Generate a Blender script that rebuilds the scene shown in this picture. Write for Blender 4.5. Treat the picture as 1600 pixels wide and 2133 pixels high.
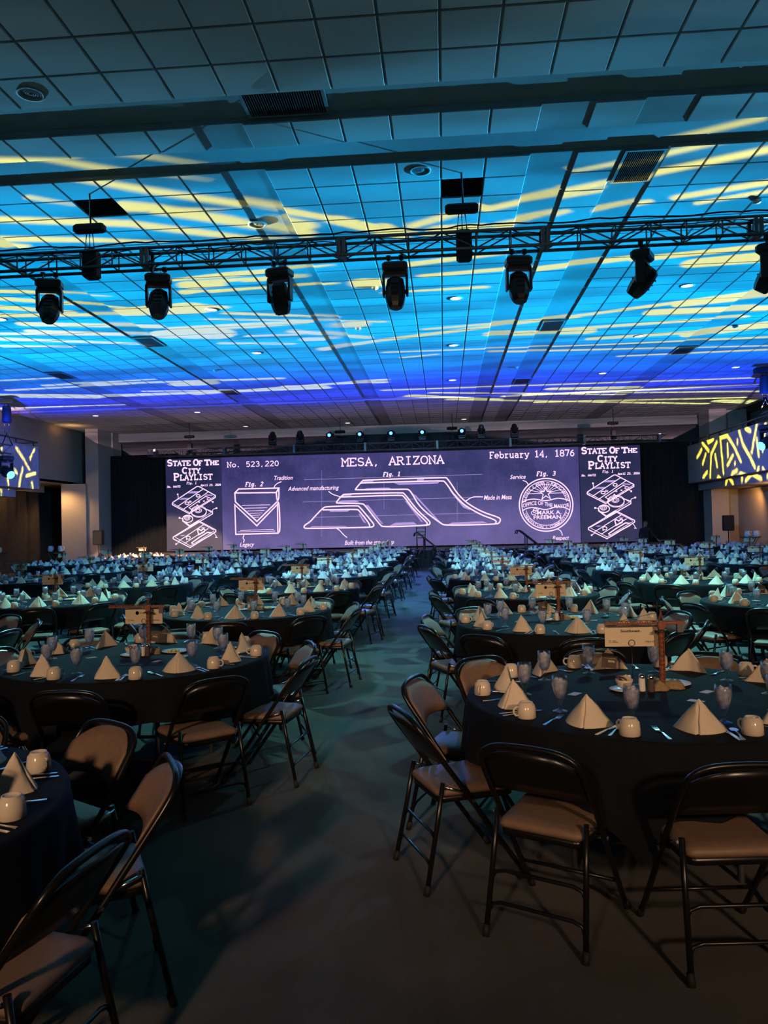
import bpy, math, random
from mathutils import Vector, Matrix

# ---------------------------------------------------------------- camera, world, exposure
sc = bpy.context.scene
for o in list(bpy.data.objects):
    bpy.data.objects.remove(o)
random.seed(7)
PI = math.pi
EYE = 1.65
YAW, PITCH, ROLL, FOCAL = 0.0760, 0.0201, -0.0228, 1625.0
_f = Vector((-math.sin(YAW)*math.cos(PITCH), math.cos(YAW)*math.cos(PITCH), math.sin(PITCH)))
_r = Vector((math.cos(YAW), math.sin(YAW), 0.0))
_u = _r.cross(_f)
_r2 = _r*math.cos(ROLL) + _u*math.sin(ROLL)
_u2 = _u*math.cos(ROLL) - _r*math.sin(ROLL)
cam_data = bpy.data.cameras.new('camera')
cam_data.sensor_fit = 'VERTICAL'
cam_data.sensor_height = 36.0
cam_data.lens = 36.0*FOCAL/2133.0
cam_data.clip_end = 200
cam = bpy.data.objects.new('camera', cam_data)
sc.collection.objects.link(cam)
_m = Matrix((_r2, _u2, -_f)).transposed().to_4x4()
_m.translation = Vector((0, 0, EYE))
cam.matrix_world = _m
sc.camera = cam

world = bpy.data.worlds.new('dark_hall')
sc.world = world
world.use_nodes = True
world.node_tree.nodes['Background'].inputs[0].default_value = (0.5, 0.6, 0.7, 1)
world.node_tree.nodes['Background'].inputs[1].default_value = 0.004
sc.view_settings.view_transform = 'Standard'
sc.view_settings.look = 'None'
sc.view_settings.gamma = 1.0
sc.view_settings.use_curve_mapping = False
sc.view_settings.exposure = 0.0
sc.cycles.max_bounces = 5
sc.cycles.diffuse_bounces = 2
sc.cycles.glossy_bounces = 3
sc.cycles.transmission_bounces = 4
sc.cycles.transparent_max_bounces = 10
sc.cycles.caustics_reflective = False
sc.cycles.caustics_refractive = False
sc.cycles.sample_clamp_indirect = 3.0
sc.cycles.use_denoising = True
sc.cycles.use_light_tree = True
sc.cycles.use_adaptive_sampling = True
sc.cycles.adaptive_threshold = 0.09
sc.cycles.adaptive_min_samples = 12

# lamp strengths, gathered here for tuning
WASH = 21000.0          # blue-green wash that the side trusses throw across the ceiling
STREAK = 0.84          # how fully the yellow glass strokes replace the blue-green of the beam
BALCONY_BLUE, BALCONY_YELLOW = 9000.0, 9000.0
WARM_REAR = 1250.0     # assumed warm floods out of view at the entrance end, aimed at the first tables
WARM_STAGE = 500.0
DOWN = 90.0
TEAL = 1500.0           # front truss heads over the middle tables
BLUE = 6000.0          # blue heads on the stage truss, facing the hall

CEIL = 6.63
TILE = 0.61
GX0, GY0 = 0.08, 8.56   # a grid crossing of the ceiling

# ---------------------------------------------------------------- helpers
COL = sc.collection

def link(o):
    COL.objects.link(o)
    return o

def tag(o, label=None, cat=None, group=None, kind=None):
    if label: o['label'] = label
    if cat: o['category'] = cat
    if group: o['group'] = group
    if kind: o['kind'] = kind
    return o

def empty(name, loc=(0, 0, 0), rz=0.0, parent=None):
    o = bpy.data.objects.new(name, None)
    o.empty_display_size = 0.1
    link(o)
    o.location = loc
    o.rotation_euler = (0, 0, rz)
    if parent: o.parent = parent
    return o

MATS = {}

def mat(name, col, rough=0.6, metal=0.0, var=0.0, scale=20.0, bump=0.0, spec=0.5, emit=None, estr=0.0, sheen=0.0):
    if name in MATS: return MATS[name]
    m = bpy.data.materials.new(name)
    m.use_nodes = True
    nt = m.node_tree
    b = nt.nodes['Principled BSDF']
    b.inputs['Base Color'].default_value = (*col, 1)
    b.inputs['Roughness'].default_value = rough
    b.inputs['Metallic'].default_value = metal
    b.inputs['Specular IOR Level'].default_value = spec
    if sheen: b.inputs['Sheen Weight'].default_value = sheen
    if var or bump:
        tc = nt.nodes.new('ShaderNodeTexCoord')
        nz = nt.nodes.new('ShaderNodeTexNoise')
        nz.inputs['Scale'].default_value = scale
        nz.inputs['Detail'].default_value = 3
        nt.links.new(tc.outputs['Object'], nz.inputs['Vector'])
        if var:
            mr = nt.nodes.new('ShaderNodeMapRange')
            mr.inputs['From Min'].default_value = 0.3
            mr.inputs['From Max'].default_value = 0.7
            mr.inputs['To Min'].default_value = 1-var
            mr.inputs['To Max'].default_value = 1+var
            nt.links.new(nz.outputs['Fac'], mr.inputs['Value'])
            vm = nt.nodes.new('ShaderNodeVectorMath')
            vm.operation = 'SCALE'
            vm.inputs[0].default_value = col
            nt.links.new(mr.outputs[0], vm.inputs['Scale'])
            nt.links.new(vm.outputs[0], b.inputs['Base Color'])
        if bump:
            bp = nt.nodes.new('ShaderNodeBump')
            bp.inputs['Strength'].default_value = bump
            bp.inputs['Distance'].default_value = 0.01
            nt.links.new(nz.outputs['Fac'], bp.inputs['Height'])
            nt.links.new(bp.outputs[0], b.inputs['Normal'])
    if emit:
        b.inputs['Emission Color'].default_value = (*emit, 1)
        b.inputs['Emission Strength'].default_value = estr
    MATS[name] = m
    return m

class MB:
    """collects faces; build() links them as one mesh object"""
    def __init__(self):
        self.v, self.f, self.s = [], [], []
        self.mi, self.cur = [], 0
    def add(self, vs, fs, smooth=False):
        n = len(self.v)
        self.v += [tuple(p) for p in vs]
        for q in fs:
            self.f.append(tuple(i+n for i in q)); self.s.append(smooth); self.mi.append(self.cur)
        return self
    def box(self, c, s, M=None):
        x, y, z = s[0]/2, s[1]/2, s[2]/2
        vs = [Vector((a*x, b*y, d*z)) for d in (-1, 1) for b in (-1, 1) for a in (-1, 1)]
        if M is not None: vs = [M @ p for p in vs]
        vs = [p+Vector(c) for p in vs]
        return self.add(vs, [(0, 2, 3, 1), (4, 5, 7, 6), (0, 1, 5, 4), (2, 6, 7, 3), (0, 4, 6, 2), (1, 3, 7, 5)])
    def bevel_box(self, c, s, b, M=None):
        # box with chamfered vertical-plane outline and top/bottom edges (rounded look)
        x, y, z = s[0]/2, s[1]/2, s[2]/2
        def ring(k, zz):
            xx, yy = x-k, y-k
            bb = max(b-k*0.4, 1e-4)
            return [Vector(p) for p in ((-xx+bb, -yy, zz), (xx-bb, -yy, zz), (xx, -yy+bb, zz), (xx, yy-bb, zz), (xx-bb, yy, zz), (-xx+bb, yy, zz), (-xx, yy-bb, zz), (-xx, -yy+bb, zz))]
        rings = [ring(b, -z), ring(0, -z+b), ring(0, z-b), ring(b, z)]
        vs = [p for r in rings for p in r]
        if M is not None: vs = [M @ p for p in vs]
        vs = [p+Vector(c) for p in vs]
        fs = [tuple(range(7, -1, -1)), tuple(24+i for i in range(8))]
        for k in range(3):
            for i in range(8):
                j = (i+1) % 8
                fs.append((k*8+i, k*8+j, k*8+8+j, k*8+8+i))
        return self.add(vs, fs)
    def tube(self, path, r, n=6, closed=False, caps=True, smooth=True):
        P = [Vector(p) for p in path]
        m = len(P)
        rs = r if isinstance(r, (list, tuple)) else [r]*m
        T = []
        for i in range(m):
            if closed: t = P[(i+1) % m]-P[i-1]
            elif i == 0: t = P[1]-P[0]
            elif i == m-1: t = P[-1]-P[-2]
            else: t = (P[i+1]-P[i]).normalized()+(P[i]-P[i-1]).normalized()
            T.append(t.normalized())
        a = Vector((0, 0, 1)) if abs(T[0].z) < 0.9 else Vector((1, 0, 0))
        nrm = T[0].cross(a).normalized()
        vs, fs = [], []
        for i in range(m):
            if i:
                nrm = (nrm - T[i]*nrm.dot(T[i]))
                if nrm.length < 1e-6: nrm = T[i].orthogonal()
                nrm.normalize()
            b = T[i].cross(nrm)
            for k in range(n):
                an = 2*PI*k/n
                vs.append(P[i]+(nrm*math.cos(an)+b*math.sin(an))*rs[i])
        for i in range(m if closed else m-1):
            j = (i+1) % m
            for k in range(n):
                l = (k+1) % n
                fs.append((i*n+k, i*n+l, j*n+l, j*n+k))
        self.add(vs, fs, smooth)
        if caps and not closed:
            q = len(self.v)-len(vs)
            self.f.append(tuple(q+k for k in range(n-1, -1, -1))); self.s.append(False); self.mi.append(self.cur)
            q += (m-1)*n
            self.f.append(tuple(q+k for k in range(n))); self.s.append(False); self.mi.append(self.cur)
        return self
    def lathe(self, prof, n=16, c=(0, 0, 0), smooth=True, close=False):
        vs, fs = [], []
        m = len(prof)
        for r, z in prof:
            for k in range(n):
                a = 2*PI*k/n
                vs.append((c[0]+r*math.cos(a), c[1]+r*math.sin(a), c[2]+z))
        for i in range(m if close else m-1):
            j = (i+1) % m
            for k in range(n):
                l = (k+1) % n
                fs.append((i*n+k, i*n+l, j*n+l, j*n+k))
        self.add(vs, fs, smooth)
        if not close:
            q = len(self.v)-len(vs)
            if prof[0][0] > 1e-5:
                self.f.append(tuple(q+k for k in range(n-1, -1, -1))); self.s.append(False); self.mi.append(self.cur)
            if prof[-1][0] > 1e-5:
                q += (m-1)*n
                self.f.append(tuple(q+k for k in range(n))); self.s.append(False); self.mi.append(self.cur)
        return self
    def merge(self, o, M):
        n = len(self.v)
        self.v += [tuple(M @ Vector(p)) for p in o.v]
        self.f += [tuple(i+n for i in q) for q in o.f]
        self.s += o.s
        self.mi += o.mi
        return self
    def mesh(self, name, mats):
        me = bpy.data.meshes.new(name)
        me.from_pydata(self.v, [], self.f)
        for m in (mats if isinstance(mats, (list, tuple)) else [mats]): me.materials.append(m)
        me.polygons.foreach_set('use_smooth', self.s)
        me.polygons.foreach_set('material_index', self.mi)
        me.update()
        return me
    def build(self, name, mats, parent=None, loc=None, rz=0.0):
        o = bpy.data.objects.new(name, self.mesh(name, mats))
        link(o)
        if parent: o.parent = parent
        if loc is not None: o.location = loc
        if rz: o.rotation_euler = (0, 0, rz)
        return o

def use(name, me, parent=None, loc=(0, 0, 0), rot=(0, 0, 0)):
    o = bpy.data.objects.new(name, me)
    link(o)
    o.location = loc
    o.rotation_euler = rot
    if parent: o.parent = parent
    return o

def copy_tree(o, parent=None):
    c = o.copy()
    link(c)
    c.parent = parent
    for ch in o.children: copy_tree(ch, c)
    return c

def struct(o, label=None):
    return tag(o, label, kind='structure')

def lamp(name, kind, loc, energy, col, radius=0.05, aim=None, size=60, blend=0.5):
    d = bpy.data.lights.new(name, kind)
    d.energy = energy
    d.color = col
    d.shadow_soft_size = radius
    if kind == 'SPOT':
        d.spot_size = math.radians(size)
        d.spot_blend = blend
    o = bpy.data.objects.new(name, d)
    link(o)
    o.location = loc
    if aim is not None:
        o.rotation_euler = (Vector(aim)-Vector(loc)).to_track_quat('-Z', 'Y').to_euler()
    return o

# pixel position of a world point, only to leave out what lies outside the picture
def view(p):
    d = Vector(p)-Vector((0, 0, EYE))
    z = d.dot(_f)
    if z < 0.3: return None
    return 800+FOCAL*d.dot(_r2)/z, 1066.5-FOCAL*d.dot(_u2)/z

def seen(p, m=140):
    q = view(p)
    return q is not None and -m < q[0] < 1600+m and -m < q[1] < 2133+m

ORD = 'zeroth first second third fourth fifth sixth seventh eighth ninth tenth eleventh twelfth'.split()

# ---------------------------------------------------------------- materials
M_tile = mat('ceiling_tile', (0.62, 0.62, 0.60), 0.9, var=0.04, scale=60, bump=0.05)
M_grid = mat('ceiling_grid', (0.30, 0.30, 0.30), 0.7)
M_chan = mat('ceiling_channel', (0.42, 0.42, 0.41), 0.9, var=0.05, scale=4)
M_wall = mat('painted_wall', (0.55, 0.49, 0.44), 0.85, var=0.03, scale=6)
M_dark = mat('dark_wall', (0.07, 0.065, 0.07), 0.9, var=0.05, scale=3)
M_black = mat('black_metal', (0.012, 0.012, 0.013), 0.35, 0.0)
M_blackm = mat('black_matte', (0.008, 0.008, 0.009), 0.75)
M_truss = mat('truss_aluminium', (0.20, 0.20, 0.20), 0.45, 0.8, var=0.1, scale=8)
M_drape = mat('black_drape', (0.012, 0.012, 0.014), 0.95, var=0.2, scale=5)
M_stage = mat('stage_deck', (0.16, 0.13, 0.11), 0.7, var=0.1, scale=3)
M_edge = mat('stage_edge', (0.45, 0.40, 0.34), 0.6, var=0.05)
M_cloth = mat('black_cloth', (0.0042, 0.0058, 0.009), 0.85, var=0.15, scale=30, spec=0.15)
M_frame = mat('chair_black_paint', (0.006, 0.0055, 0.0055), 0.30, 0.0, spec=0.45)
M_vinyl = mat('brown_vinyl', (0.19, 0.120, 0.078), 0.55, var=0.10, scale=40, bump=0.05)
M_napkin = mat('ivory_napkin', (0.66, 0.57, 0.44), 0.9, var=0.04, scale=60, bump=0.06)
M_china = mat('ivory_china', (0.64, 0.56, 0.44), 0.18, var=0.02)
M_plate = mat('white_china', (0.72, 0.72, 0.72), 0.15)
M_steel = mat('steel', (0.75, 0.75, 0.76), 0.18, 1.0)
M_rust = mat('rust_orange_paint', (0.24, 0.075, 0.028), 0.6, var=0.25, scale=60)
M_burlap = mat('burlap', (0.30, 0.21, 0.12), 0.95, var=0.2, scale=90, bump=0.3)
M_card = mat('cream_card', (0.66, 0.55, 0.38), 0.8, var=0.02)
M_ink = mat('dark_ink', (0.05, 0.045, 0.06), 0.8)
M_brown = mat('brown_card', (0.06, 0.032, 0.022), 0.6, var=0.1)
M_goldink = mat('gold_ink', (0.75, 0.66, 0.42), 0.6)
M_grey = mat('grey_plastic', (0.10, 0.10, 0.105), 0.5)
M_pepper = mat('pepper', (0.08, 0.06, 0.05), 0.7, var=0.3, scale=200)
M_salt = mat('salt', (0.75, 0.73, 0.70), 0.7)
M_yellow = mat('yellow_packet', (0.60, 0.50, 0.12), 0.6)
M_purple = mat('purple_packet', (0.12, 0.06, 0.16), 0.6)
M_white = mat('white_plastic', (0.75, 0.75, 0.75), 0.4)
M_lit = mat('downlight_lens', (0.8, 0.8, 0.8), 0.5, emit=(1.0, 0.80, 0.68), estr=1.1)
M_warmlit = mat('niche_lamp_lens', (0.8, 0.8, 0.8), 0.5, emit=(1.0, 0.80, 0.55), estr=6.0)
M_bluelens = mat('lit_blue_lens', (0.1, 0.1, 0.2), 0.3, emit=(0.05, 0.16, 1.0), estr=7.0)
M_cyanlens = mat('lit_cyan_lens', (0.1, 0.2, 0.2), 0.3, emit=(0.12, 0.75, 1.0), estr=3.0)
M_skin = mat('skin', (0.30, 0.19, 0.14), 0.6)
M_hair = mat('hair', (0.03, 0.022, 0.018), 0.7)
M_suit = mat('black_clothes', (0.010, 0.012, 0.018), 0.9)

def glass_mat():
    m = bpy.data.materials.new('thin_clear_glass')
    m.use_nodes = True
    nt = m.node_tree
    nt.nodes.clear()
    out = nt.nodes.new('ShaderNodeOutputMaterial')
    mix = nt.nodes.new('ShaderNodeMixShader')
    tr = nt.nodes.new('ShaderNodeBsdfTransparent')
    gl = nt.nodes.new('ShaderNodeBsdfGlossy')
    gl.inputs['Roughness'].default_value = 0.05
    gl.inputs['Color'].default_value = (1, 1, 1, 1)
    tr.inputs['Color'].default_value = (0.98, 0.98, 0.99, 1)
    lw = nt.nodes.new('ShaderNodeLayerWeight')
    lw.inputs['Blend'].default_value = 0.32
    mr = nt.nodes.new('ShaderNodeMapRange')
    mr.inputs['To Min'].default_value = 0.06
    mr.inputs['To Max'].default_value = 0.75
    nt.links.new(lw.outputs['Facing'], mr.inputs['Value'])
    nt.links.new(mr.outputs[0], mix.inputs[0])
    nt.links.new(tr.outputs[0], mix.inputs[1])
    nt.links.new(gl.outputs[0], mix.inputs[2])
    nt.links.new(mix.outputs[0], out.inputs[0])
    return m
M_glass = glass_mat()

def water_mat():
    # refracting water with pale ice scatter; brightness and blue stage light put into colour
    m = bpy.data.materials.new('iced_water')
    m.use_nodes = True
    nt = m.node_tree
    nt.nodes.clear()
    out = nt.nodes.new('ShaderNodeOutputMaterial')
    mix = nt.nodes.new('ShaderNodeMixShader')
    rf = nt.nodes.new('ShaderNodeBsdfGlass')
    rf.inputs['IOR'].default_value = 1.33
    rf.inputs['Roughness'].default_value = 0.06
    rf.inputs['Color'].default_value = (0.97, 0.97, 1.0, 1)
    df = nt.nodes.new('ShaderNodeBsdfDiffuse')
    df.inputs['Color'].default_value = (0.95, 0.96, 1.0, 1)
    tl = nt.nodes.new('ShaderNodeBsdfTranslucent')
    tl.inputs['Color'].default_value = (0.93, 0.93, 1.0, 1)
    mixt = nt.nodes.new('ShaderNodeMixShader')
    mixt.inputs[0].default_value = 0.5
    tc = nt.nodes.new('ShaderNodeTexCoord')
    vo = nt.nodes.new('ShaderNodeTexVoronoi')
    vo.inputs['Scale'].default_value = 42
    nt.links.new(tc.outputs['Object'], vo.inputs['Vector'])
    mr = nt.nodes.new('ShaderNodeMapRange')
    mr.inputs['From Max'].default_value = 0.8
    mr.inputs['To Min'].default_value = 0.92
    mr.inputs['To Max'].default_value = 0.45
    nt.links.new(vo.outputs['Distance'], mr.inputs['Value'])
    nt.links.new(df.outputs[0], mixt.inputs[1])
    nt.links.new(tl.outputs[0], mixt.inputs[2])
    nt.links.new(mr.outputs[0], mix.inputs[0])
    nt.links.new(rf.outputs[0], mix.inputs[1])
    nt.links.new(mixt.outputs[0], mix.inputs[2])
    nt.links.new(mix.outputs[0], out.inputs[0])
    return m
M_water = water_mat()

def carpet_mat():
    m = bpy.data.materials.new('grey_carpet')
    m.use_nodes = True
    nt = m.node_tree
    b = nt.nodes['Principled BSDF']
    b.inputs['Roughness'].default_value = 0.95
    b.inputs['Specular IOR Level'].default_value = 0.1
    tc = nt.nodes.new('ShaderNodeTexCoord')
    n1 = nt.nodes.new('ShaderNodeTexNoise')
    n1.inputs['Scale'].default_value = 1.6
    n1.inputs['Detail'].default_value = 4
    n2 = nt.nodes.new('ShaderNodeTexNoise')
    n2.inputs['Scale'].default_value = 160
    n2.inputs['Detail'].default_value = 2
    for n in (n1, n2): nt.links.new(tc.outputs['Object'], n.inputs['Vector'])
    r1 = nt.nodes.new('ShaderNodeMapRange')
    r1.inputs['From Min'].default_value = 0.35; r1.inputs['From Max'].default_value = 0.65
    r1.inputs['To Min'].default_value = 0.82; r1.inputs['To Max'].default_value = 1.12
    r2 = nt.nodes.new('ShaderNodeMapRange')
    r2.inputs['To Min'].default_value = 0.6; r2.inputs['To Max'].default_value = 1.4
    nt.links.new(n1.outputs['Fac'], r1.inputs['Value'])
    nt.links.new(n2.outputs['Fac'], r2.inputs['Value'])
    mu = nt.nodes.new('ShaderNodeMath'); mu.operation = 'MULTIPLY'
    nt.links.new(r1.outputs[0], mu.inputs[0]); nt.links.new(r2.outputs[0], mu.inputs[1])
    vm = nt.nodes.new('ShaderNodeVectorMath'); vm.operation = 'SCALE'
    vm.inputs[0].default_value = (0.092, 0.090, 0.084)
    nt.links.new(mu.outputs[0], vm.inputs['Scale'])
    nt.links.new(vm.outputs[0], b.inputs['Base Color'])
    bp = nt.nodes.new('ShaderNodeBump')
    bp.inputs['Strength'].default_value = 0.4; bp.inputs['Distance'].default_value = 0.004
    nt.links.new(n2.outputs['Fac'], bp.inputs['Height'])
    nt.links.new(bp.outputs[0], b.inputs['Normal'])
    return m
M_carpet = carpet_mat()

def screen_mat(name, base, hi, strength, glow):
    m = bpy.data.materials.new(name)
    m.use_nodes = True
    nt = m.node_tree
    b = nt.nodes['Principled BSDF']
    b.inputs['Base Color'].default_value = (0.05, 0.05, 0.05, 1)
    b.inputs['Roughness'].default_value = 0.6
    tc = nt.nodes.new('ShaderNodeTexCoord')
    n1 = nt.nodes.new('ShaderNodeTexNoise')
    n1.inputs['Scale'].default_value = 0.45; n1.inputs['Detail'].default_value = 6; n1.inputs['Roughness'].default_value = 0.65
    n2 = nt.nodes.new('ShaderNodeTexNoise')
    n2.inputs['Scale'].default_value = 9; n2.inputs['Detail'].default_value = 4
    for n in (n1, n2): nt.links.new(tc.outputs['Object'], n.inputs['Vector'])
    ad = nt.nodes.new('ShaderNodeMath'); ad.operation = 'MULTIPLY_ADD'
    ad.inputs[1].default_value = 0.3
    nt.links.new(n2.outputs['Fac'], ad.inputs[0]); nt.links.new(n1.outputs['Fac'], ad.inputs[2])
    cr = nt.nodes.new('ShaderNodeValToRGB')
    cr.color_ramp.elements[0].position = 0.52; cr.color_ramp.elements[0].color = (*base, 1)
    cr.color_ramp.elements[1].position = 0.98; cr.color_ramp.elements[1].color = (*hi, 1)
    nt.links.new(ad.outputs[0], cr.inputs[0])
    # glare put into the emission: paler and more violet towards the lower edge
    sp = nt.nodes.new('ShaderNodeSeparateXYZ'); nt.links.new(tc.outputs['Object'], sp.inputs[0])
    mr = nt.nodes.new('ShaderNodeMapRange'); mr.interpolation_type = 'SMOOTHSTEP'
    mr.inputs['From Min'].default_value = 3.0; mr.inputs['From Max'].default_value = 0.2
    mr.inputs['To Min'].default_value = 0.0; mr.inputs['To Max'].default_value = glow
    nt.links.new(sp.outputs[2], mr.inputs['Value'])
    vs = nt.nodes.new('ShaderNodeVectorMath'); vs.operation = 'SCALE'
    vs.inputs[0].default_value = (1.0, 0.72, 1.5); nt.links.new(mr.outputs[0], vs.inputs['Scale'])
    va = nt.nodes.new('ShaderNodeVectorMath'); va.operation = 'ADD'
    nt.links.new(cr.outputs[0], va.inputs[0]); nt.links.new(vs.outputs[0], va.inputs[1])
    nt.links.new(va.outputs[0], b.inputs['Emission Color'])
    b.inputs['Emission Strength'].default_value = strength
    return m
M_screen = screen_mat('led_wall_picture', (0.026, 0.019, 0.098), (0.105, 0.074, 0.28), 1.0, 0.078)
M_screen2 = screen_mat('led_side_picture', (0.008, 0.008, 0.036), (0.036, 0.028, 0.11), 1.0, 0.015)
M_line = mat('led_pink_white', (0.1, 0.1, 0.1), 0.6, emit=(1.0, 0.68, 0.92), estr=1.15)
M_faint = mat('led_faint_line', (0.1, 0.1, 0.1), 0.6, emit=(0.36, 0.26, 0.58), estr=1.0)
M_hatch = mat('led_lilac', (0.1, 0.1, 0.1), 0.6, emit=(0.46, 0.30, 0.70), estr=1.0, var=0.0)

WASH_STOPS = [(3, (0.008, 0.011, 0.013)), (7.5, (0.011, 0.023, 0.031)), (9.5, (0.010, 0.080, 0.15)), (12.5, (0.000, 0.27, 0.62)), (16, (0.000, 0.40, 0.90)), (21, (0.0, 0.38, 0.92)), (24, (0.0, 0.16, 0.85)), (26.5, (0.004, 0.055, 0.85)), (29.0, (0.010, 0.028, 0.70)), (31.0, (0.020, 0.016, 0.13)), (33.0, (0.026, 0.018, 0.022)), (36.5, (0.020, 0.014, 0.017)), (38.5, (0.006, 0.004, 0.005))]  # last mauve stops added to the beams to brighten the ceiling towards the stage
# ---------------------------------------------------------------- beams of the moving lights
def beam(name, loc, energy, col, radius, streaks, quad, split):
    """A moving light thrown flat across the ceiling: its glass pattern is drawn as a function of the
    beam direction, and the optics push the light into the far throw so that the ceiling is lit evenly."""
    o = lamp(name, 'POINT', loc, energy, (1, 1, 1), radius)
    d = o.data
    d.use_nodes = True
    nt = d.node_tree
    em = nt.nodes['Emission']
    N, L = nt.nodes.new, nt.links.new
    def math_(op, a, b=None, c=None, clamp=False):
        n = N('ShaderNodeMath'); n.operation = op; n.use_clamp = clamp
        for i, x in enumerate((a, b, c)):
            if x is None: continue
            if isinstance(x, (int, float)): n.inputs[i].default_value = x
            else: L(x, n.inputs[i])
        return n.outputs[0]
    def vmath(op, a, b=None, s=None, out=0):
        n = N('ShaderNodeVectorMath'); n.operation = op
        for i, x in enumerate((a, b)):
            if x is None: continue
            if isinstance(x, tuple): n.inputs[i].default_value = x
            else: L(x, n.inputs[i])
        if s is not None: L(s, n.inputs['Scale'])
        return n.outputs[out]
    def ramp(x, a0, a1, b0=0.0, b1=1.0, smooth=True):
        n = N('ShaderNodeMapRange')
        if smooth: n.interpolation_type = 'SMOOTHSTEP'
        L(x, n.inputs['Value'])
        n.inputs['From Min'].default_value = a0; n.inputs['From Max'].default_value = a1
        n.inputs['To Min'].default_value = b0; n.inputs['To Max'].default_value = b1
        return n.outputs[0]
    geo = N('ShaderNodeNewGeometry')
    direction = vmath('SCALE', geo.outputs['Incoming'], None)
    direction.node.inputs['Scale'].default_value = LIGHT_SIGN
    sx = N('ShaderNodeSeparateXYZ'); L(direction, sx.inputs[0])
    up = math_('MAXIMUM', sx.outputs[2], 0.04)
    inv = math_('DIVIDE', 1.0, up)
    h = CEIL-loc[2]
    # point of the ceiling that this direction reaches
    q = vmath('SCALE', direction, None, math_('MULTIPLY', inv, h))
    q = vmath('ADD', q, (loc[0], loc[1], 0.0))
    q = vmath('MULTIPLY', q, (1, 1, 0))
    sq = N('ShaderNodeSeparateXYZ'); L(q, sq.inputs[0])
    X, Y = sq.outputs[0], sq.outputs[1]
    even = math_('POWER', inv, 3.0)
    ok = math_('MULTIPLY', math_('GREATER_THAN', X, -17.3), math_('LESS_THAN', X, 13.2))
    ok = math_('MULTIPLY', ok, math_('GREATER_THAN', sx.outputs[2], 0.045))
    cr = N('ShaderNodeValToRGB')
    e = cr.color_ramp.elements
    stops = WASH_STOPS
    while len(e) < len(stops): e.new(0.5)
    for k, (yy, cc) in enumerate(stops):
        e[k].position = yy/40.0; e[k].color = (*cc, 1)
    wob = N('ShaderNodeTexNoise'); wob.inputs['Scale'].default_value = 0.35; wob.inputs['Detail'].default_value = 2
    L(vmath('MULTIPLY', q, (0.35, 1.0, 1.0)), wob.inputs['Vector'])
    yy = math_('MULTIPLY_ADD', wob.outputs['Fac'], 4.0, math_('ADD', Y, -2.0))
    L(math_('DIVIDE', yy, 40.0), cr.inputs[0])
    st = N('ShaderNodeTexNoise'); st.inputs['Scale'].default_value = 0.5; st.inputs['Detail'].default_value = 1
    L(vmath('MULTIPLY', q, (0.5, 2.2, 1.0)), st.inputs['Vector'])
    wash_c = vmath('SCALE', cr.outputs[0], None, ramp(st.outputs['Fac'], 0.35, 0.62, 0.6, 1.1))
    best = None
    for (x1, y1, x2, y2, r1, r2) in streaks:
        ba = (x2-x1, y2-y1, 0.0)
        l2 = ba[0]**2+ba[1]**2
        pa = vmath('SUBTRACT', q, (x1, y1, 0.0))
        t = vmath('DOT_PRODUCT', pa, (ba[0]/l2, ba[1]/l2, 0.0), out=1)
        t = math_('ADD', t, 0.0, clamp=True)
        w = N('ShaderNodeVectorMath'); w.operation = 'SCALE'
        w.inputs[0].default_value = ba; L(t, w.inputs['Scale'])
        dist = vmath('DISTANCE', pa, w.outputs[0], out=1)
        g = math_('SUBTRACT', dist, math_('MULTIPLY_ADD', t, r2-r1, r1))
        best = g if best is None else math_('MINIMUM', best, g)
    mask = ramp(best, 0.03, -0.04)
    mx = N('ShaderNodeMix'); mx.data_type = 'RGBA'
    L(math_('MULTIPLY', mask, STREAK), mx.inputs['Factor'])
    L(wash_c, mx.inputs['A'])
    mx.inputs['B'].default_value = (*col, 1)
    L(mx.outputs['Result'], em.inputs['Color'])
    fx = ramp(X, split[0]-1.5, split[0]+1.5, 1 if quad[0] < 0 else 0, 0 if quad[0] < 0 else 1)
    fy = ramp(Y, split[1]-2.0, split[1]+2.0, 1 if quad[1] < 0 else 0, 0 if quad[1] < 0 else 1)
    k = math_('MULTIPLY', math_('MULTIPLY', even, 0.01), math_('MULTIPLY', fx, fy))
    L(math_('MULTIPLY', k, ok), em.inputs['Strength'])
    return o
LIGHT_SIGN = 1.0

# ================================================================ THE SETTING
XL, XR = -17.61, 13.50        # side walls
YB = 38.3                     # wall behind the stage
floor = MB().add([(-24, -6, 0), (18, -6, 0), (18, 44, 0), (-24, 44, 0)], [(0, 1, 2, 3)]).build('floor', M_carpet)
struct(floor, 'grey carpet of the banquet hall')

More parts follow.
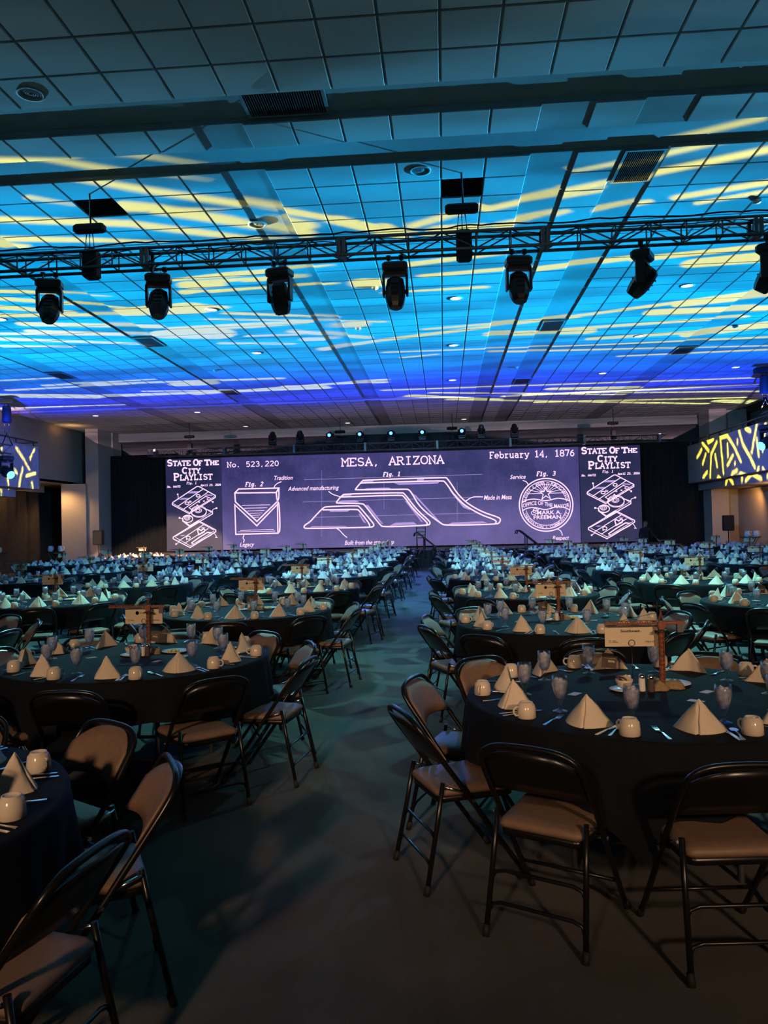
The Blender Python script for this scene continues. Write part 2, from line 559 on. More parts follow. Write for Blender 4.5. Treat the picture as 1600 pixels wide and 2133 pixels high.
# ---- ceiling: backing with recessed channels, every tile proud of the grid
TY, GY0 = 0.618, 7.46
KX = range(-29, 22)
JY = range(-22, 50)
CROSS = {2: 0.070, 4: 0.036, 36: 0.05}
LONG = {4: 0.004, -5: 0.002, -13: 0.004, 11: 0.004, -20: 0.004, 2: 0.002}
OPEN = {(-9, 6), (0, 6)}
def cell_depth(k, j):
    if (k, j) in OPEN: return 0.5
    if j in CROSS: return CROSS[j]
    if j >= 3 and k in LONG: return LONG[k]
    return 0.0
BACK = 0.016
cb = MB()
dep = {(k, j): cell_depth(k, j) for k in KX for j in JY}
for (k, j), d in dep.items():
    x0, y0 = GX0+TILE*k, GY0+TY*j
    x1, y1 = x0+TILE, y0+TY
    z = CEIL+BACK+d
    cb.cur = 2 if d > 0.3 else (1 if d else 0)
    cb.add([(x0, y0, z), (x0, y1, z), (x1, y1, z), (x1, y0, z)], [(0, 1, 2, 3)])
    for dk, dj, a, b in ((1, 0, (x1, y0), (x1, y1)), (0, 1, (x0, y1), (x1, y1))):
        e = dep.get((k+dk, j+dj))
        if e is None or abs(e-d) < 1e-6: continue
        z2 = CEIL+BACK+e
        cb.cur = 2 if max(d, e) > 0.3 else 1
        cb.add([(*a, z), (*b, z), (*b, z2), (*a, z2)], [(0, 1, 2, 3)])
cb.cur = 0
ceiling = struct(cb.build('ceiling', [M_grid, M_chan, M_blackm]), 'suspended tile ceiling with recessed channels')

def tile_mb(x=0.0, y=0.0):
    hx, hy, c = TILE/2-0.012, TY/2-0.012, 0.008
    vs = [(x+a*(hx-c), y+b*(hy-c), 0) for a, b in ((-1, -1), (1, -1), (1, 1), (-1, 1))] + [(x+a*hx, y+b*hy, 0.010) for a, b in ((-1, -1), (1, -1), (1, 1), (-1, 1))] + [(x+a*hx, y+b*hy, 0.0155) for a, b in ((-1, -1), (1, -1), (1, 1), (-1, 1))]
    fs = [(3, 2, 1, 0)]
    for r in (0, 4):
        for i in range(4):
            l = (i+1) % 4
            fs.append((r+i, r+l, r+4+l, r+4+i))
    return vs, fs
cells = []
for (k, j), d in dep.items():
    if d: continue
    c = (GX0+TILE*(k+0.5), GY0+TY*(j+0.5), CEIL)
    cells.append(c)
near = sorted([c for c in cells if c[1] > 0 and seen(c, 60)], key=lambda c: c[0]**2+c[1]**2)[:300]
nset = set(near)
tvs, tfs = tile_mb()
tile_me = MB().add(tvs, tfs).mesh('tile', M_tile)
for c in near:
    use('tile', tile_me, ceiling, c)
rest = MB()
for c in cells:
    if c not in nset:
        rest.add([(v[0]+c[0], v[1]+c[1], v[2]+CEIL) for v in tvs], tfs)
tag(rest.build('ceiling_tile_field', M_tile, ceiling), kind='stuff')

# ---- walls
wb = struct(MB().box((-2, YB+0.1, 3.4), (34, 0.2, 6.8)).build('wall_back', M_dark), 'dark wall behind the stage')
hd = struct(MB().box((-2, YB-0.25, 6.42), (31, 0.5, 0.42)).build('trim_1', M_wall), 'ceiling soffit in front of the stage wall')
# left side: high fascia over an opening, pier and column at its far end
lw = MB()
lw.box((XL-0.15, 29.9, 5.36), (0.3, 16.0, 2.62))
lw.box((XL-1.3, 29.9, 4.10), (2.6, 16.0, 0.12))
wl = struct(lw.build('wall_left', M_wall), 'plain fascia wall above the curtained opening')
struct(MB().box((XL-2.9, 20, 3.3), (0.2, 50, 6.7)).build('wall_left_rear', M_dark), 'dark rear wall of the side bay')
pier = MB().box((-17.35, 36.2, 2.02), (1.2, 1.4, 4.04)).box((-16.48, 36.4, 3.33), (0.62, 1.6, 6.66)).box((-16.25, 37.6, 3.3), (0.3, 1.0, 6.6))
struct(pier.build('wall_left_pier', M_wall), 'pale pier and column between opening and stage')
# right side
rw = MB().box((XR+1.2, 20, 3.3), (0.3, 40, 6.7))
struct(rw.build('wall_right', M_wall), 'wall behind the long balcony')
rp = MB().box((12.35, 36.6, 3.33), (0.75, 1.4, 6.66)).box((13.2, 37.0, 3.33), (1.2, 1.2, 6.66)).box((13.9, 33.5, 1.5), (1.2, 7.0, 3.0))
struct(rp.build('wall_right_pier', M_wall), 'column beside the stage under the balcony')
struct(MB().box((-2, -6.1, 3.3), (36, 0.2, 6.7)).build('wall_rear', M_wall), 'wall at the entrance end')

def curtain(name, p0, p1, z0, z1, m, pleat=0.22, amp=0.07):
    p0, p1 = Vector(p0), Vector(p1)
    d = p1-p0
    L = d.length
    d.normalize()
    nrm = Vector((-d.y, d.x))
    n = max(8, int(L/pleat*6))
    vs, fs = [], []
    for i in range(n+1):
        s = L*i/n
        a = amp*(math.sin(2*PI*s/pleat+1.3*math.sin(s*1.7)))*(0.6+0.4*math.sin(s*0.9+1))
        q = p0+d*s
        for z, g in ((z0, 1.25), (z0+(z1-z0)*0.6, 1.0), (z1, 0.7)):
            w = q+nrm*a*g
            vs.append((w.x, w.y, z))
    for i in range(n):
        for k in range(2):
            fs.append((i*3+k, i*3+3+k, i*3+4+k, i*3+1+k))
    return MB().add(vs, fs, True).build(name, m)
tag(curtain('stage_drape', (-16.3, 37.0), (-12.6, 36.6), 0.0, 5.45, M_drape), 'black drape hanging between the pale pier and LED screens', 'drape', 'black drapes')
tag(curtain('stage_drape', (8.5, 36.6), (12.0, 37.0), 0.0, 5.3, M_drape), 'black drape to the right of the LED screens, behind standing person', 'drape', 'black drapes')
M_drape2 = mat('brown_black_drape', (0.055, 0.042, 0.032), 0.95, var=0.2, scale=4)
tag(curtain('side_curtain', (XL-1.6, 22.0), (XL-1.6, 36.0), 0.0, 3.7, M_drape2, 0.8, 0.16), 'dark pleated curtain closing the opening at the far left', 'curtain')
struct(MB().box((XL-1.55, 29, 3.87), (0.25, 14, 0.36)).build('trim_2', M_wall), 'pale band over the side curtain')

# ---- balconies
M_panel = mat('balcony_panel', (0.50, 0.46, 0.44), 0.85, var=0.03, scale=3)
def balcony(name, x, side, y0, y1, z0, z1, label, endcap):
    t = empty(name, (x, y0, 0))
    struct(t, label)
    w = 2.2
    n = max(1, round((y1-y0)/2.9))
    L = (y1-y0)/n
    for i in range(n):   # face panels with open joints
        MB().bevel_box((side*0.06, L*(i+0.5), (z0+z1)/2), (0.12, L-0.025, z1-z0), 0.012).build('face_panel', M_panel, t)
    MB().box((side*(w/2+0.13), (y1-y0)/2, z0+0.15), (w, y1-y0-0.02, 0.3)).build('slab', M_panel, t)
    MB().box((side*(w/2+0.45), (y1-y0)/2-0.5, z0-0.17), (w, y1-y0-1.0, 0.32)).build('lower_lip', M_panel, t)
    r = MB().tube([(side*0.06, 0.05, z1+0.19), (side*0.06, y1-y0-0.05, z1+0.19)], 0.035, 8)
    if endcap: r.tube([(side*0.06, y1-y0-0.05, z1+0.19), (side*w, y1-y0-0.05, z1+0.19)], 0.035, 8)
    r.build('top_rail', M_truss, t)
    m = MB().box((0, 0, 0), (0.05, 0.05, 0.22)).mesh('rail_post', M_truss)
    k = 0.1
    while k < y1-y0:
        use('rail_post', m, t, (side*0.06, k, z1+0.08)); k += 1.25
    if endcap:
        MB().box((side*(w/2), y1-y0-0.03, (z0+z1)/2), (w, 0.06, z1-z0-0.02)).build('end_panel', M_panel, t)
    return t
balcony('balcony_front', -16.15, -1, 16.0, 30.2, 3.50, 5.20, 'short balcony front with squiggle light at the far left', True)
balcony('balcony_front', 11.30, 1, 14.0, 38.2, 3.36, 5.08, 'long balcony front with railing along the right side', False)

# ---- stage
st = empty('stage', (-2.2, 32.4, 0))
tag(st, 'low black stage in front of the purple LED wall', 'stage')
MB().box((0, 1.95, 0.34), (23.4, 3.9, 0.68)).build('skirt', M_blackm, st)
MB().box((0, 1.95, 0.70), (23.5, 4.0, 0.04)).build('deck', M_stage, st)
for x in (-8.0, -4.6, -0.2, 3.2, 7.0):
    MB().box((x, -0.07, 0.655), (2.6, 0.03, 0.05)).build('edge_strip', M_edge, st)

def stairs(x, y, lab):
    """steps that climb sideways along the stage front, towards -x"""
    t = empty('stage_steps', (x, y, 0), PI/2)
    tag(t, lab, 'steps', 'stage steps')
    for i in range(4):
        h = 0.175*(i+1)
        MB().box((0, 0.2*i+0.1, h/2), (0.86, 0.2, h)).build('step', M_blackm, t)
    for s in (-1, 1):
        px = s*0.40
        MB().tube([(px, 0.10, 0.70), (px, 0.0, 0.72), (px, -0.05, 0.78), (px, -0.03, 0.84), (px, 0.62, 1.38), (px, 0.70, 1.42), (px, 0.78, 1.40), (px, 0.82, 1.28)], 0.028, 6).build('handrail', M_black, t)
        for yy, zt in ((0.05, 0.90), (0.42, 1.20)):
            MB().tube([(px, yy, 0.05), (px, yy, zt)], 0.022, 6).build('rail_post', M_black, t)
    return t
stairs(-0.40, 31.88, 'black stage steps with handrails at the end of the aisle')
stairs(3.72, 31.88, 'black stage steps with handrails below the round seal')
# ladder-back chair on the stage edge
t = empty('ladder_back_chair', (-0.98, 33.2, 0.721))
tag(t, 'black ladder-back chair standing on the stage beside the steps', 'chair')
for s in (-1, 1):
    MB().tube([(s*0.17, 0.2, 0), (s*0.19, 0.26, 0.95)], 0.02, 5).build('rear_post', M_black, t)
    MB().tube([(s*0.18, -0.18, 0), (s*0.17, -0.16, 0.45)], 0.02, 5).build('leg', M_black, t)
MB().box((0, 0.02, 0.46), (0.40, 0.42, 0.04)).build('seat', M_black, t)
for z in (0.58, 0.72, 0.88):
    MB().box((0, 0.235, z), (0.36, 0.02, 0.06)).build('slat', M_black, t)

# ---- recessed ceiling lights, loudspeakers, vents
def downlight(x, y, on, n):
    t = empty('ceiling_downlight', (x, y, CEIL))
    tag(t, None, 'ceiling light', 'recessed ceiling lights')
    t['label'] = n
    MB().lathe([(0.15, 0.004), (0.15, -0.012), (0.125, -0.014), (0.118, 0.002)], 20).build('trim_ring', M_white, t)
    MB().lathe([(0.0, -0.004), (0.12, -0.004)], 20).build('lens', M_lit if on else M_grey, t)
    if on:
        if (x, y) in ((-10.1, 31.67), (1.06, 36.5)): lamp('downlight_lamp', 'SPOT', (x, y, CEIL-0.03), DOWN, (1.0, 0.72, 0.50), 0.08, (x, y, 0), 120, 0.8)
LX = {-14.48: 'fifth', -10.07: 'fourth', -5.1: 'third', 0.39: 'aisle', 5.35: 'second', 9.64: 'outer right'}
dl = [(-10.03, 17.09), (-5.09, 17.08), (0.39, 17.04), (5.27, 16.88), (-5.11, 21.45), (0.39, 21.48), (5.36, 21.29), (0.42, 26.61), (5.40, 26.4), (9.64, 26.21), (-14.48, 31.69), (-10.1, 31.67), (1.06, 36.5), (-4.4, 36.5), (-9.3, 36.5)]
rown = {17: 'first lit row beyond the truss', 21: 'second lit row beyond the truss', 26: 'third lit row beyond the truss', 31: 'row above the far tables', 36: 'row in front of stage wall'}
byrow = {}
for x, y in dl: byrow.setdefault(17 if y < 18 else int(y), []).append((x, y))
for k, v in byrow.items():
    v.sort()
    for i, (x, y) in enumerate(v):
        downlight(x, y, True, 'lit round recessed ceiling light, %s from left in the %s' % (ORD[i+1], rown[k]))
# house lights over the entrance end, behind the picture
for x in (-2.6, 3.0):
    lamp('house_flood_lamp', 'SPOT', (x, -5.6, 4.3), WARM_REAR*1.6, (1.0, 0.62, 0.38), 0.25, (x*0.7, 6.9, 0.95), 44, 1.0)
def ceiling_speaker(x, y, lab):
    t = tag(empty('ceiling_speaker', (x, y, CEIL)), lab, 'speaker', 'round ceiling speakers')
    MB().lathe([(0.155, 0.004), (0.155, -0.012), (0.13, -0.016), (0.12, -0.004)], 20).build('rim', M_tile, t)
    b = MB()
    for r in (0.02, 0.045, 0.07, 0.095):
        b.lathe([(r, -0.004), (r+0.012, -0.006), (r+0.018, -0.004)], 16)
    b.lathe([(0.0, -0.003), (0.122, -0.003)], 20)
    b.build('grille', M_chan, t)
ceiling_speaker(-4.52, 8.37, 'round ceiling speaker in the top left tile row')
ceiling_speaker(-0.21, 10.82, 'round ceiling speaker left of the right hoist opening')
ceiling_speaker(-2.9, 12.4, 'round ceiling speaker above the middle of the truss')
for i, (x, y) in enumerate(((-6.9, 23.5), (-2.0, 19.2), (2.4, 24.8), (7.6, 20.6), (-1.3, 16.0), (5.0, 12.5))):
    b = MB().lathe([(0.07, 0.0), (0.07, -0.03), (0.045, -0.05), (0.0, -0.055)], 12)
    tag(b.build('smoke_detector', M_white, loc=(x, y, CEIL)), 'small white smoke detector, ' + ['far left of the blue zone', 'left of ceiling middle', 'beside the far aisle light', 'right side of the ceiling', 'above the aisle behind the truss', 'right above the truss end'][i], 'smoke detector', 'smoke detectors')

def vent(x, y, sx, sy, along_x, lab, up=0.0):
    t = tag(empty('ceiling_vent', (x, y, CEIL+up)), lab, 'vent', 'air vents in the ceiling channels')
    fr = MB()
    for s in (-1, 1):
        fr.box((s*(sx/2-0.02), 0, 0), (0.04, sy, 0.03)); fr.box((0, s*(sy/2-0.02), 0), (sx-0.08, 0.04, 0.03))
    fr.build('frame', M_grid, t)
    MB().box((0, 0, 0.022), (sx-0.06, sy-0.06, 0.006)).build('duct', M_blackm, t)
    n = int((sx if along_x else sy)/0.032)
    for half in (0, 1):
        b = MB()
        for i in range(n):
            u = (i+0.5)/n*2-1
            if (u < 0) != (half == 0): continue
            if along_x: b.box((u*(sx/2-0.05), 0, 0.0), (0.007, sy-0.09, 0.03))
            else: b.box((u*(sx/2-0.05), 0, 0.0), (0.007, sy-0.09, 0.03))
        b.build('louvre_bank', M_truss, t)
vent(-1.75, 9.0, 1.0, 0.56, True, 'black louvred ceiling vent in the near cross channel', 0.06)
for x, y, lab in ((2.83, 11.07, 'right of the truss hoist'), (-7.54, 19.75, 'left, amid the yellow streaks'), (-11.8, 23.45, 'farthest left near the blue zone'), (-7.54, 27.4, 'left in the deep blue zone'), (2.83, 19.8, 'right of the aisle light row'), (7.1, 23.3, 'farthest right of the ceiling'), (2.83, 27.3, 'right in the deep blue zone')):
    vent(x, y, 0.56, 1.0, True, 'louvred vent in lengthwise ceiling channel, ' + lab, 0.0)

# ---- front lighting truss
TX0, TXJ, NB = -7.05, 2.85, 6
tr = empty('lighting_truss', (0, 10.97, 5.51))
tag(tr, 'grey aluminium box truss hanging across the whole hall', 'truss')
for yy in (-0.12, 0.12):
    for zz in (0.0, 0.24):
        MB().tube([(TX0, yy, zz), (TX0+5*TXJ, yy, zz)], 0.025, 8).build('chord', M_truss, tr)
bay = TXJ/NB
r_ = 0.011
m_v = MB().tube([(0, 0, 0), (0, 0, 0.24)], r_, 6).mesh('brace', M_truss)
m_c = MB().tube([(0, -0.12, 0), (0, 0.12, 0)], r_, 6).mesh('brace', M_truss)
m_d = [MB().tube([(-bay/2, 0, -0.12*s), (bay/2, 0, 0.12*s)], r_, 6).mesh('brace', M_truss) for s in (1, -1)]
for g in range(5):
    x0 = TX0+g*TXJ
    for i in range(NB):
        xm = x0+bay*(i+0.5)
        for yy in (-0.12, 0.12): use('brace', m_d[i % 2], tr, (xm, yy, 0.12))
        if i:
            for yy in (-0.12, 0.12): use('brace', m_v, tr, (x0+bay*i, yy, 0))
            for zz in (0, 0.24): use('brace', m_c, tr, (x0+bay*i, 0, zz))
    jp = MB()
    for s in (-0.035, 0.035):
        jp.box((s, -0.12, 0.12), (0.05, 0.045, 0.27)).box((s, 0.12, 0.12), (0.05, 0.045, 0.27)).box((s, 0, -0.005), (0.05, 0.27, 0.03)).box((s, 0, 0.245), (0.05, 0.27, 0.03))
    use('joint_plate', jp.mesh('joint_plate', M_truss), tr, (x0, 0, 0))
# cables along the truss
rc = random.Random(3)
for k, lab in enumerate(('black power cable tied along the top of the truss', 'thin black data cable sagging along the truss')):
    pts = []
    x = TX0
    while x < 7.1:
        pts.append((x, 10.85+0.02*rc.uniform(-1, 1)+0.1*k, 5.79+(0.035*abs(math.sin(x*1.9+k*2))+0.02*rc.random())*(1 if k == 0 else -1.5)))
        x += 0.16
    tag(MB().tube(pts, 0.012 if k == 0 else 0.008, 5).build('truss_cable', M_blackm), lab, 'cable', 'cables on the truss')

# ---- moving lights
def head_mb():
    b = MB()
    n = 8
    secs = [(0.20, 0.085, 0.075), (0.17, 0.115, 0.10), (0.05, 0.135, 0.12), (-0.10, 0.135, 0.12), (-0.18, 0.115, 0.105), (-0.235, 0.09, 0.085)]
    vs, fs = [], []
    for z, rx, ry in secs:
        for k in range(n):
            a = 2*PI*(k+0.5)/n
            vs.append((rx*1.08*math.cos(a), ry*1.08*math.sin(a), z))
    for i in range(len(secs)-1):
        for k in range(n):
            l = (k+1) % n
            fs.append((i*n+k, i*n+l, i*n+n+l, i*n+n+k))
    fs.append(tuple(range(n))); fs.append(tuple((len(secs)-1)*n+k for k in range(n-1, -1, -1)))
    b.add(vs, fs)
    for s in (-1, 1):
        for z in (-0.05, 0.02, 0.09): b.box((0, s*0.128, z), (0.12, 0.012, 0.02))
    return b
head_me = head_mb().mesh('head', M_black)
lens_me = {k: MB().lathe([(0.0, 0.0), (0.075, 0.0), (0.078, -0.008)], 18).mesh('lens', m) for k, m in (('off', M_grey), ('blue', M_bluelens), ('cyan', M_cyanlens))}
base_me = MB().bevel_box((0, 0, -0.075), (0.36, 0.26, 0.13), 0.03).mesh('base', M_black)
yk = MB()
yk.box((0, 0, -0.165), (0.34, 0.12, 0.05))
for s in (-1, 1):
    yk.bevel_box((s*0.165, 0, -0.32), (0.035, 0.13, 0.33), 0.015)
    yk.tube([(s*0.185, 0, -0.42), (s*0.12, 0, -0.42)], 0.03, 8)
yoke_me = yk.mesh('yoke', M_black)
cl = MB()
cl.tube([(0, 0, -0.01), (0, 0, 0.05)], 0.012, 6).lathe([(0.018, 0.035), (0.036, 0.04), (0.036, 0.10), (0.018, 0.105)], 8)
clamp_me = cl.mesh('clamp', M_black)
cap_me = MB().tube([(0.0, 0, 0.0), (0.05, 0.02, -0.06), (0.02, 0.03, -0.12), (-0.06, 0.0, -0.10), (-0.08, -0.02, 0.02)], 0.006, 5).mesh('safety_cable', M_steel)
def moving_light(loc, pan, tilt, lens, lab, upright=False, scale=1.0, group='moving lights on the front truss'):
    t = tag(empty('moving_light', loc), lab, 'stage light', group)
    t.rotation_euler = (PI if upright else 0, 0, pan)
    t.scale = (scale,)*3
    use('base', base_me, t)
    y = use('yoke', yoke_me, t)
    h = use('head', head_me, t, (0, 0, -0.42), (tilt, 0, 0))
    use('lens', lens_me[lens], h, (0, 0, -0.236))
    for s in (-0.09, 0.09): use('clamp', clamp_me, t, (s, 0.0, 0))
    use('safety_cable', cap_me, t, (0.02, -0.1, 0.03))
    return t
FX = [(-5.68, 0.25, -0.45), (-4.04, 0.2, -0.4), (-2.26, -0.25, 0.35), (-0.60, 0.0, -0.15), (1.13, 0.1, -0.3), (2.83, 1.1, 0.75), (4.52, 0.9, 0.6)]
for i, (x, pan, tilt) in enumerate(FX):
    moving_light((x, 10.97, 5.40), pan, tilt, 'off', 'black moving head light hanging from the front truss, %s from left' % ORD[i+1])

for x, near_ in ((-4.04, 1), (2.83, 1), (-2.26, 0), (1.13, 0)):
    lamp('truss_head_lamp', 'SPOT', (x, 11.0 if near_ else 11.2, 4.74), TEAL*(1.45 if near_ else 2.4), (0.20, 0.74, 0.74) if near_ else (0.11, 0.52, 0.90), 0.10, (x*1.05, 9.6, 0) if near_ else (x*2.2, 21, 0), 106 if near_ else 90, 0.9)

def hoist(x, y, ztop, zb, lab, g):
    t = tag(empty('chain_hoist', (x, y, 0)), lab, 'hoist', g)
    MB().bevel_box((0, 0, ztop), (0.47, 0.14, 0.13), 0.03).build('cable_drum_bar', M_blackm, t)
    MB().bevel_box((0.02, 0, (zb+ztop)/2-0.22), (0.22, 0.22, 0.42), 0.03).build('motor', M_blackm, t)
    b = MB()
    for s in (-0.07, 0.0, 0.07): b.tube([(s*0.6, 0, ztop-0.05), (s, 0, (zb+ztop)/2)], 0.008, 5)
    b.build('chain', M_steel, t)
    MB().tube([(0, 0, CEIL+0.4), (0.02, 0, ztop)], 0.014, 5).build('hanger', M_blackm, t)
    MB().tube([(0.02, 0, (zb+ztop)/2-0.4), (0.02, 0, zb)], 0.05, 6).build('hook_block', M_blackm, t)
hoist(-5.06, 10.97, 6.12, 5.50, 'black chain hoist below the left ceiling opening', 'chain hoists of the front truss')
hoist(0.36, 10.97, 6.12, 5.50, 'black chain hoist below the right ceiling opening', 'chain hoists of the front truss')

# ---- truss over the LED screens
t = tag(empty('stage_truss', (-13.3, 34.45, 5.12)), 'long grey box truss above the LED screens', 'truss')
for yy in (0, 0.3):
    for zz in (0, 0.3):
        MB().tube([(0, yy, zz), (23.0, yy, zz)], 0.025, 6).build('chord', M_truss, t)
lac = {0: MB(), 0.3: MB()}
for yy, b in lac.items():
    for i in range(46):
        x = i*0.5
        b.tube([(x, yy, 0), (x, yy, 0.3)], 0.012, 4, smooth=False)
        b.tube([(x, yy, 0 if i % 2 else 0.3), (x+0.5, yy, 0.3 if i % 2 else 0)], 0.012, 4, smooth=False)
    b.build('lacing', M_truss, t)
for i in range(8):
    MB().box((i*3.2+0.3, 0.15, 0.15), (0.1, 0.36, 0.36)).build('joint_plate', M_truss, t)
SH = [(-7.59, 'off'), (-6.33, 'off'), (-4.98, 'blue'), (-3.62, 'blue'), (-2.23, 'blue'), (-0.85, 'blue'), (0.89, 'blue'), (1.75, 'off'), (3.2, 'off')]
for i, (x, l) in enumerate(SH):
    moving_light((x, 34.55, 5.46), 0.0, 1.75 if l == 'blue' else (0.3 if i % 2 else -0.5), l, '%s light upright on the stage truss, %s from left' % ('blue-lit moving' if l == 'blue' else 'dark moving', ORD[i+1]), True, 0.95, 'moving lights on the stage truss')
    if x in (-4.98, -2.23, 0.89):
        lamp('stage_head_lamp', 'SPOT', (x, 34.2, 5.84), BLUE*1.5, (0.12, 0.24, 1.0), 0.08, ((x+2)*2.4-2, 25.0, 0.5), 50, 0.9)
for i, x in enumerate((-11.43, -4.53, 0.47, 7.46)):
    hoist(x, 34.6, 5.98, 5.42, 'black hoist over the stage truss, %s from left' % ORD[i+1], 'chain hoists of the stage truss')

# ---- side trusses with the lights that throw the ceiling patterns
def side_truss(x, y, zt, zl, s, lab, lab2, lab3):
    t = tag(empty('side_truss', (x, y, zt)), lab, 'truss', 'side trusses')
    for xx in (-0.15, 0.15):
        for zz in (0, 0.3):
            MB().tube([(xx, 0, zz), (xx, -7, zz)], 0.025, 6).build('chord', M_truss, t)
    for i in range(14):
        MB().tube([(-0.15, -i*0.5, 0), (-0.15, -i*0.5-0.5, 0.3)], 0.013, 5).tube([(0.15, -i*0.5, 0.3), (0.15, -i*0.5-0.5, 0)], 0.013, 5).build('brace', M_truss, t)
    MB().tube([(-0.2, 0, 0.3), (0, 0, 0.75), (0.2, 0, 0.3)], 0.02, 5).build('bridle', M_blackm, t)
    h = tag(empty('chain_hoist', (x, y, 0)), lab2, 'hoist', 'chain hoists of the side trusses')
    MB().bevel_box((0, 0, 6.42), (0.6, 0.3, 0.16), 0.03).build('cable_drum_bar', M_blackm, h)
    MB().lathe([(0.10, 5.65), (0.16, 5.68), (0.14, 6.2), (0.11, 6.25)], 10).build('chain_bag', M_blackm, h)
    MB().tube([(-0.08, 0, zt+0.75), (-0.08, 0, 6.4)], 0.012, 5).tube([(0.08, 0, zt+0.75), (0.08, 0, 6.4)], 0.012, 5).build('chain', M_blackm, h)
    m = tag(empty('moving_light', (x, y-0.1, zt-0.06)), lab3, 'stage light', 'moving lights on the side trusses')
    m.scale = (1.35,)*3
    m.rotation_euler = (0, 0, s*(PI/2+0.5))
    use('base', base_me, m); use('yoke', yoke_me, m)
    hd_ = use('head', head_me, m, (0, 0, -0.42), (1.15, 0, 0))
    use('lens', MB().lathe([(0.0, 0.0), (0.10, 0.0), (0.105, -0.01)], 18).mesh('lens', M_cyanlens), hd_, (0, 0, -0.236))
    return t
side_truss(-15.3, 26.4, 4.55, 4.1, -1, 'side truss end in front of the left balcony', 'hoist with chain bag above the left side truss', 'moving light with cyan lens under the left side truss')
side_truss(10.35, 25.75, 4.72, 4.3, 1, 'side truss end in front of the right balcony', 'hoist with chain bag above the right side truss', 'moving light with cyan lens under the right side truss')

SCREEN_LINES=[(0.03,0,[(-9.48,3.39),(-9.3,3.57),(-7.44,3.56),(-7.56,3.36),(-9.48,3.39),(-9.46,2.98),(-8.48,2.07),(-7.51,2.96)]),(0.03,0,[(-7.44,3.56),(-7.44,3.08),(-7.53,2.97),(-7.56,3.36)]),(0.03,1,[(-9.49,2.85),(-8.49,1.87),(-7.52,2.82),(-7.52,1.51),(-9.47,1.5)]),(0.03,0,[(-7.52,2.82),(-7.44,2.95),(-7.41,1.64),(-7.52,1.51)]),(0.012,0,[(-9.17,2.81),(-7.85,2.81)]),(0.012,0,[(-9.06,2.68),(-7.99,2.68)]),(0.012,0,[(-8.92,2.55),(-8.12,2.56)]),(0.012,0,[(-8.81,2.44),(-8.22,2.45)]),(0.012,0,[(-8.72,2.34),(-8.3,2.36)]),(0.012,0,[(-8.65,2.25),(-8.37,2.26)]),(0.012,0,[(-9.26,1.67),(-7.71,1.69)]),(0.012,0,[(-9.36,1.61),(-7.64,1.61)]),(0.02,0,[(-7.31,3.85),(-7.5,3.78),(-7.61,3.69),(-7.67,3.57)]),(0.02,0,[(-9.08,1.48),(-9.14,1.33),(-9.08,1.24),(-9.12,1.11)]),(0.02,0,[(-5.16,3.35),(-4.98,3.21),(-4.77,3.14),(-4.62,3.08)]),(0.02,0,[(-4.83,1.67),(-4.68,1.57),(-4.54,1.39),(-4.36,1.24)]),(0.02,0,[(1.01,2.76),(1.22,2.89),(1.4,2.94),(1.78,2.92)]),(0.03,1,[(-6.32,1.78),(-6.31,1.73),(-6.22,1.69),(-3.33,1.68),(-3.17,1.71),(-3.12,1.79),(-3.24,1.96),(-3.76,2.61),(-3.85,2.68),(-5.29,2.66),(-5.41,2.62),(-5.75,2.3),(-6.03,1.99),(-6.28,1.85)]),(0.03,0,[(-5.45,2.52),(-3.88,2.51),(-3.8,2.46),(-3.33,1.84),(-3.33,1.71)]),(0.03,1,[(-4.8,2.8),(-4.82,2.86),(-4.53,3.17),(-4.41,3.21),(-1.84,3.21),(-1.73,3.17),(-1.18,2.41),(-0.63,1.9),(-0.6,1.79),(-0.69,1.71),(-2.71,1.68),(-2.85,1.77),(-3.52,2.68),(-3.64,2.77)]),(0.03,0,[(-4.59,3.08),(-1.87,3.1),(-1.75,3.04),(-1.32,2.42),(-0.77,1.87),(-0.72,1.78),(-0.81,1.69)]),(0.03,1,[(-3.92,3.38),(-3.94,3.42),(-3.62,3.78),(-3.53,3.82),(0.1,3.84),(0.22,3.8),(0.78,2.87),(1.62,2.29),(2.43,2.0),(2.53,1.91),(2.48,1.75),(2.33,1.69),(0.08,1.69),(-0.13,1.78),(-1.03,2.5),(-1.42,3.22),(-1.54,3.34),(-1.66,3.36)]),(0.03,0,[(-3.68,3.69),(-0.02,3.7),(0.12,3.64),(0.66,2.78),(1.56,2.17),(2.28,1.89),(2.34,1.8),(2.28,1.71)]),(0.01,0,[(-6.26,3.91),(1.78,3.93)]),(0.01,0,[(-6.35,2.9),(1.34,2.91)]),(0.01,0,[(-5.82,2.19),(1.62,2.21)]),(0.006,0,[(-5.46,4.34),(-5.52,1.29)]),(0.006,0,[(-2.63,3.79),(-2.66,2.48)]),(0.006,0,[(0.65,3.64),(0.61,1.87)])]
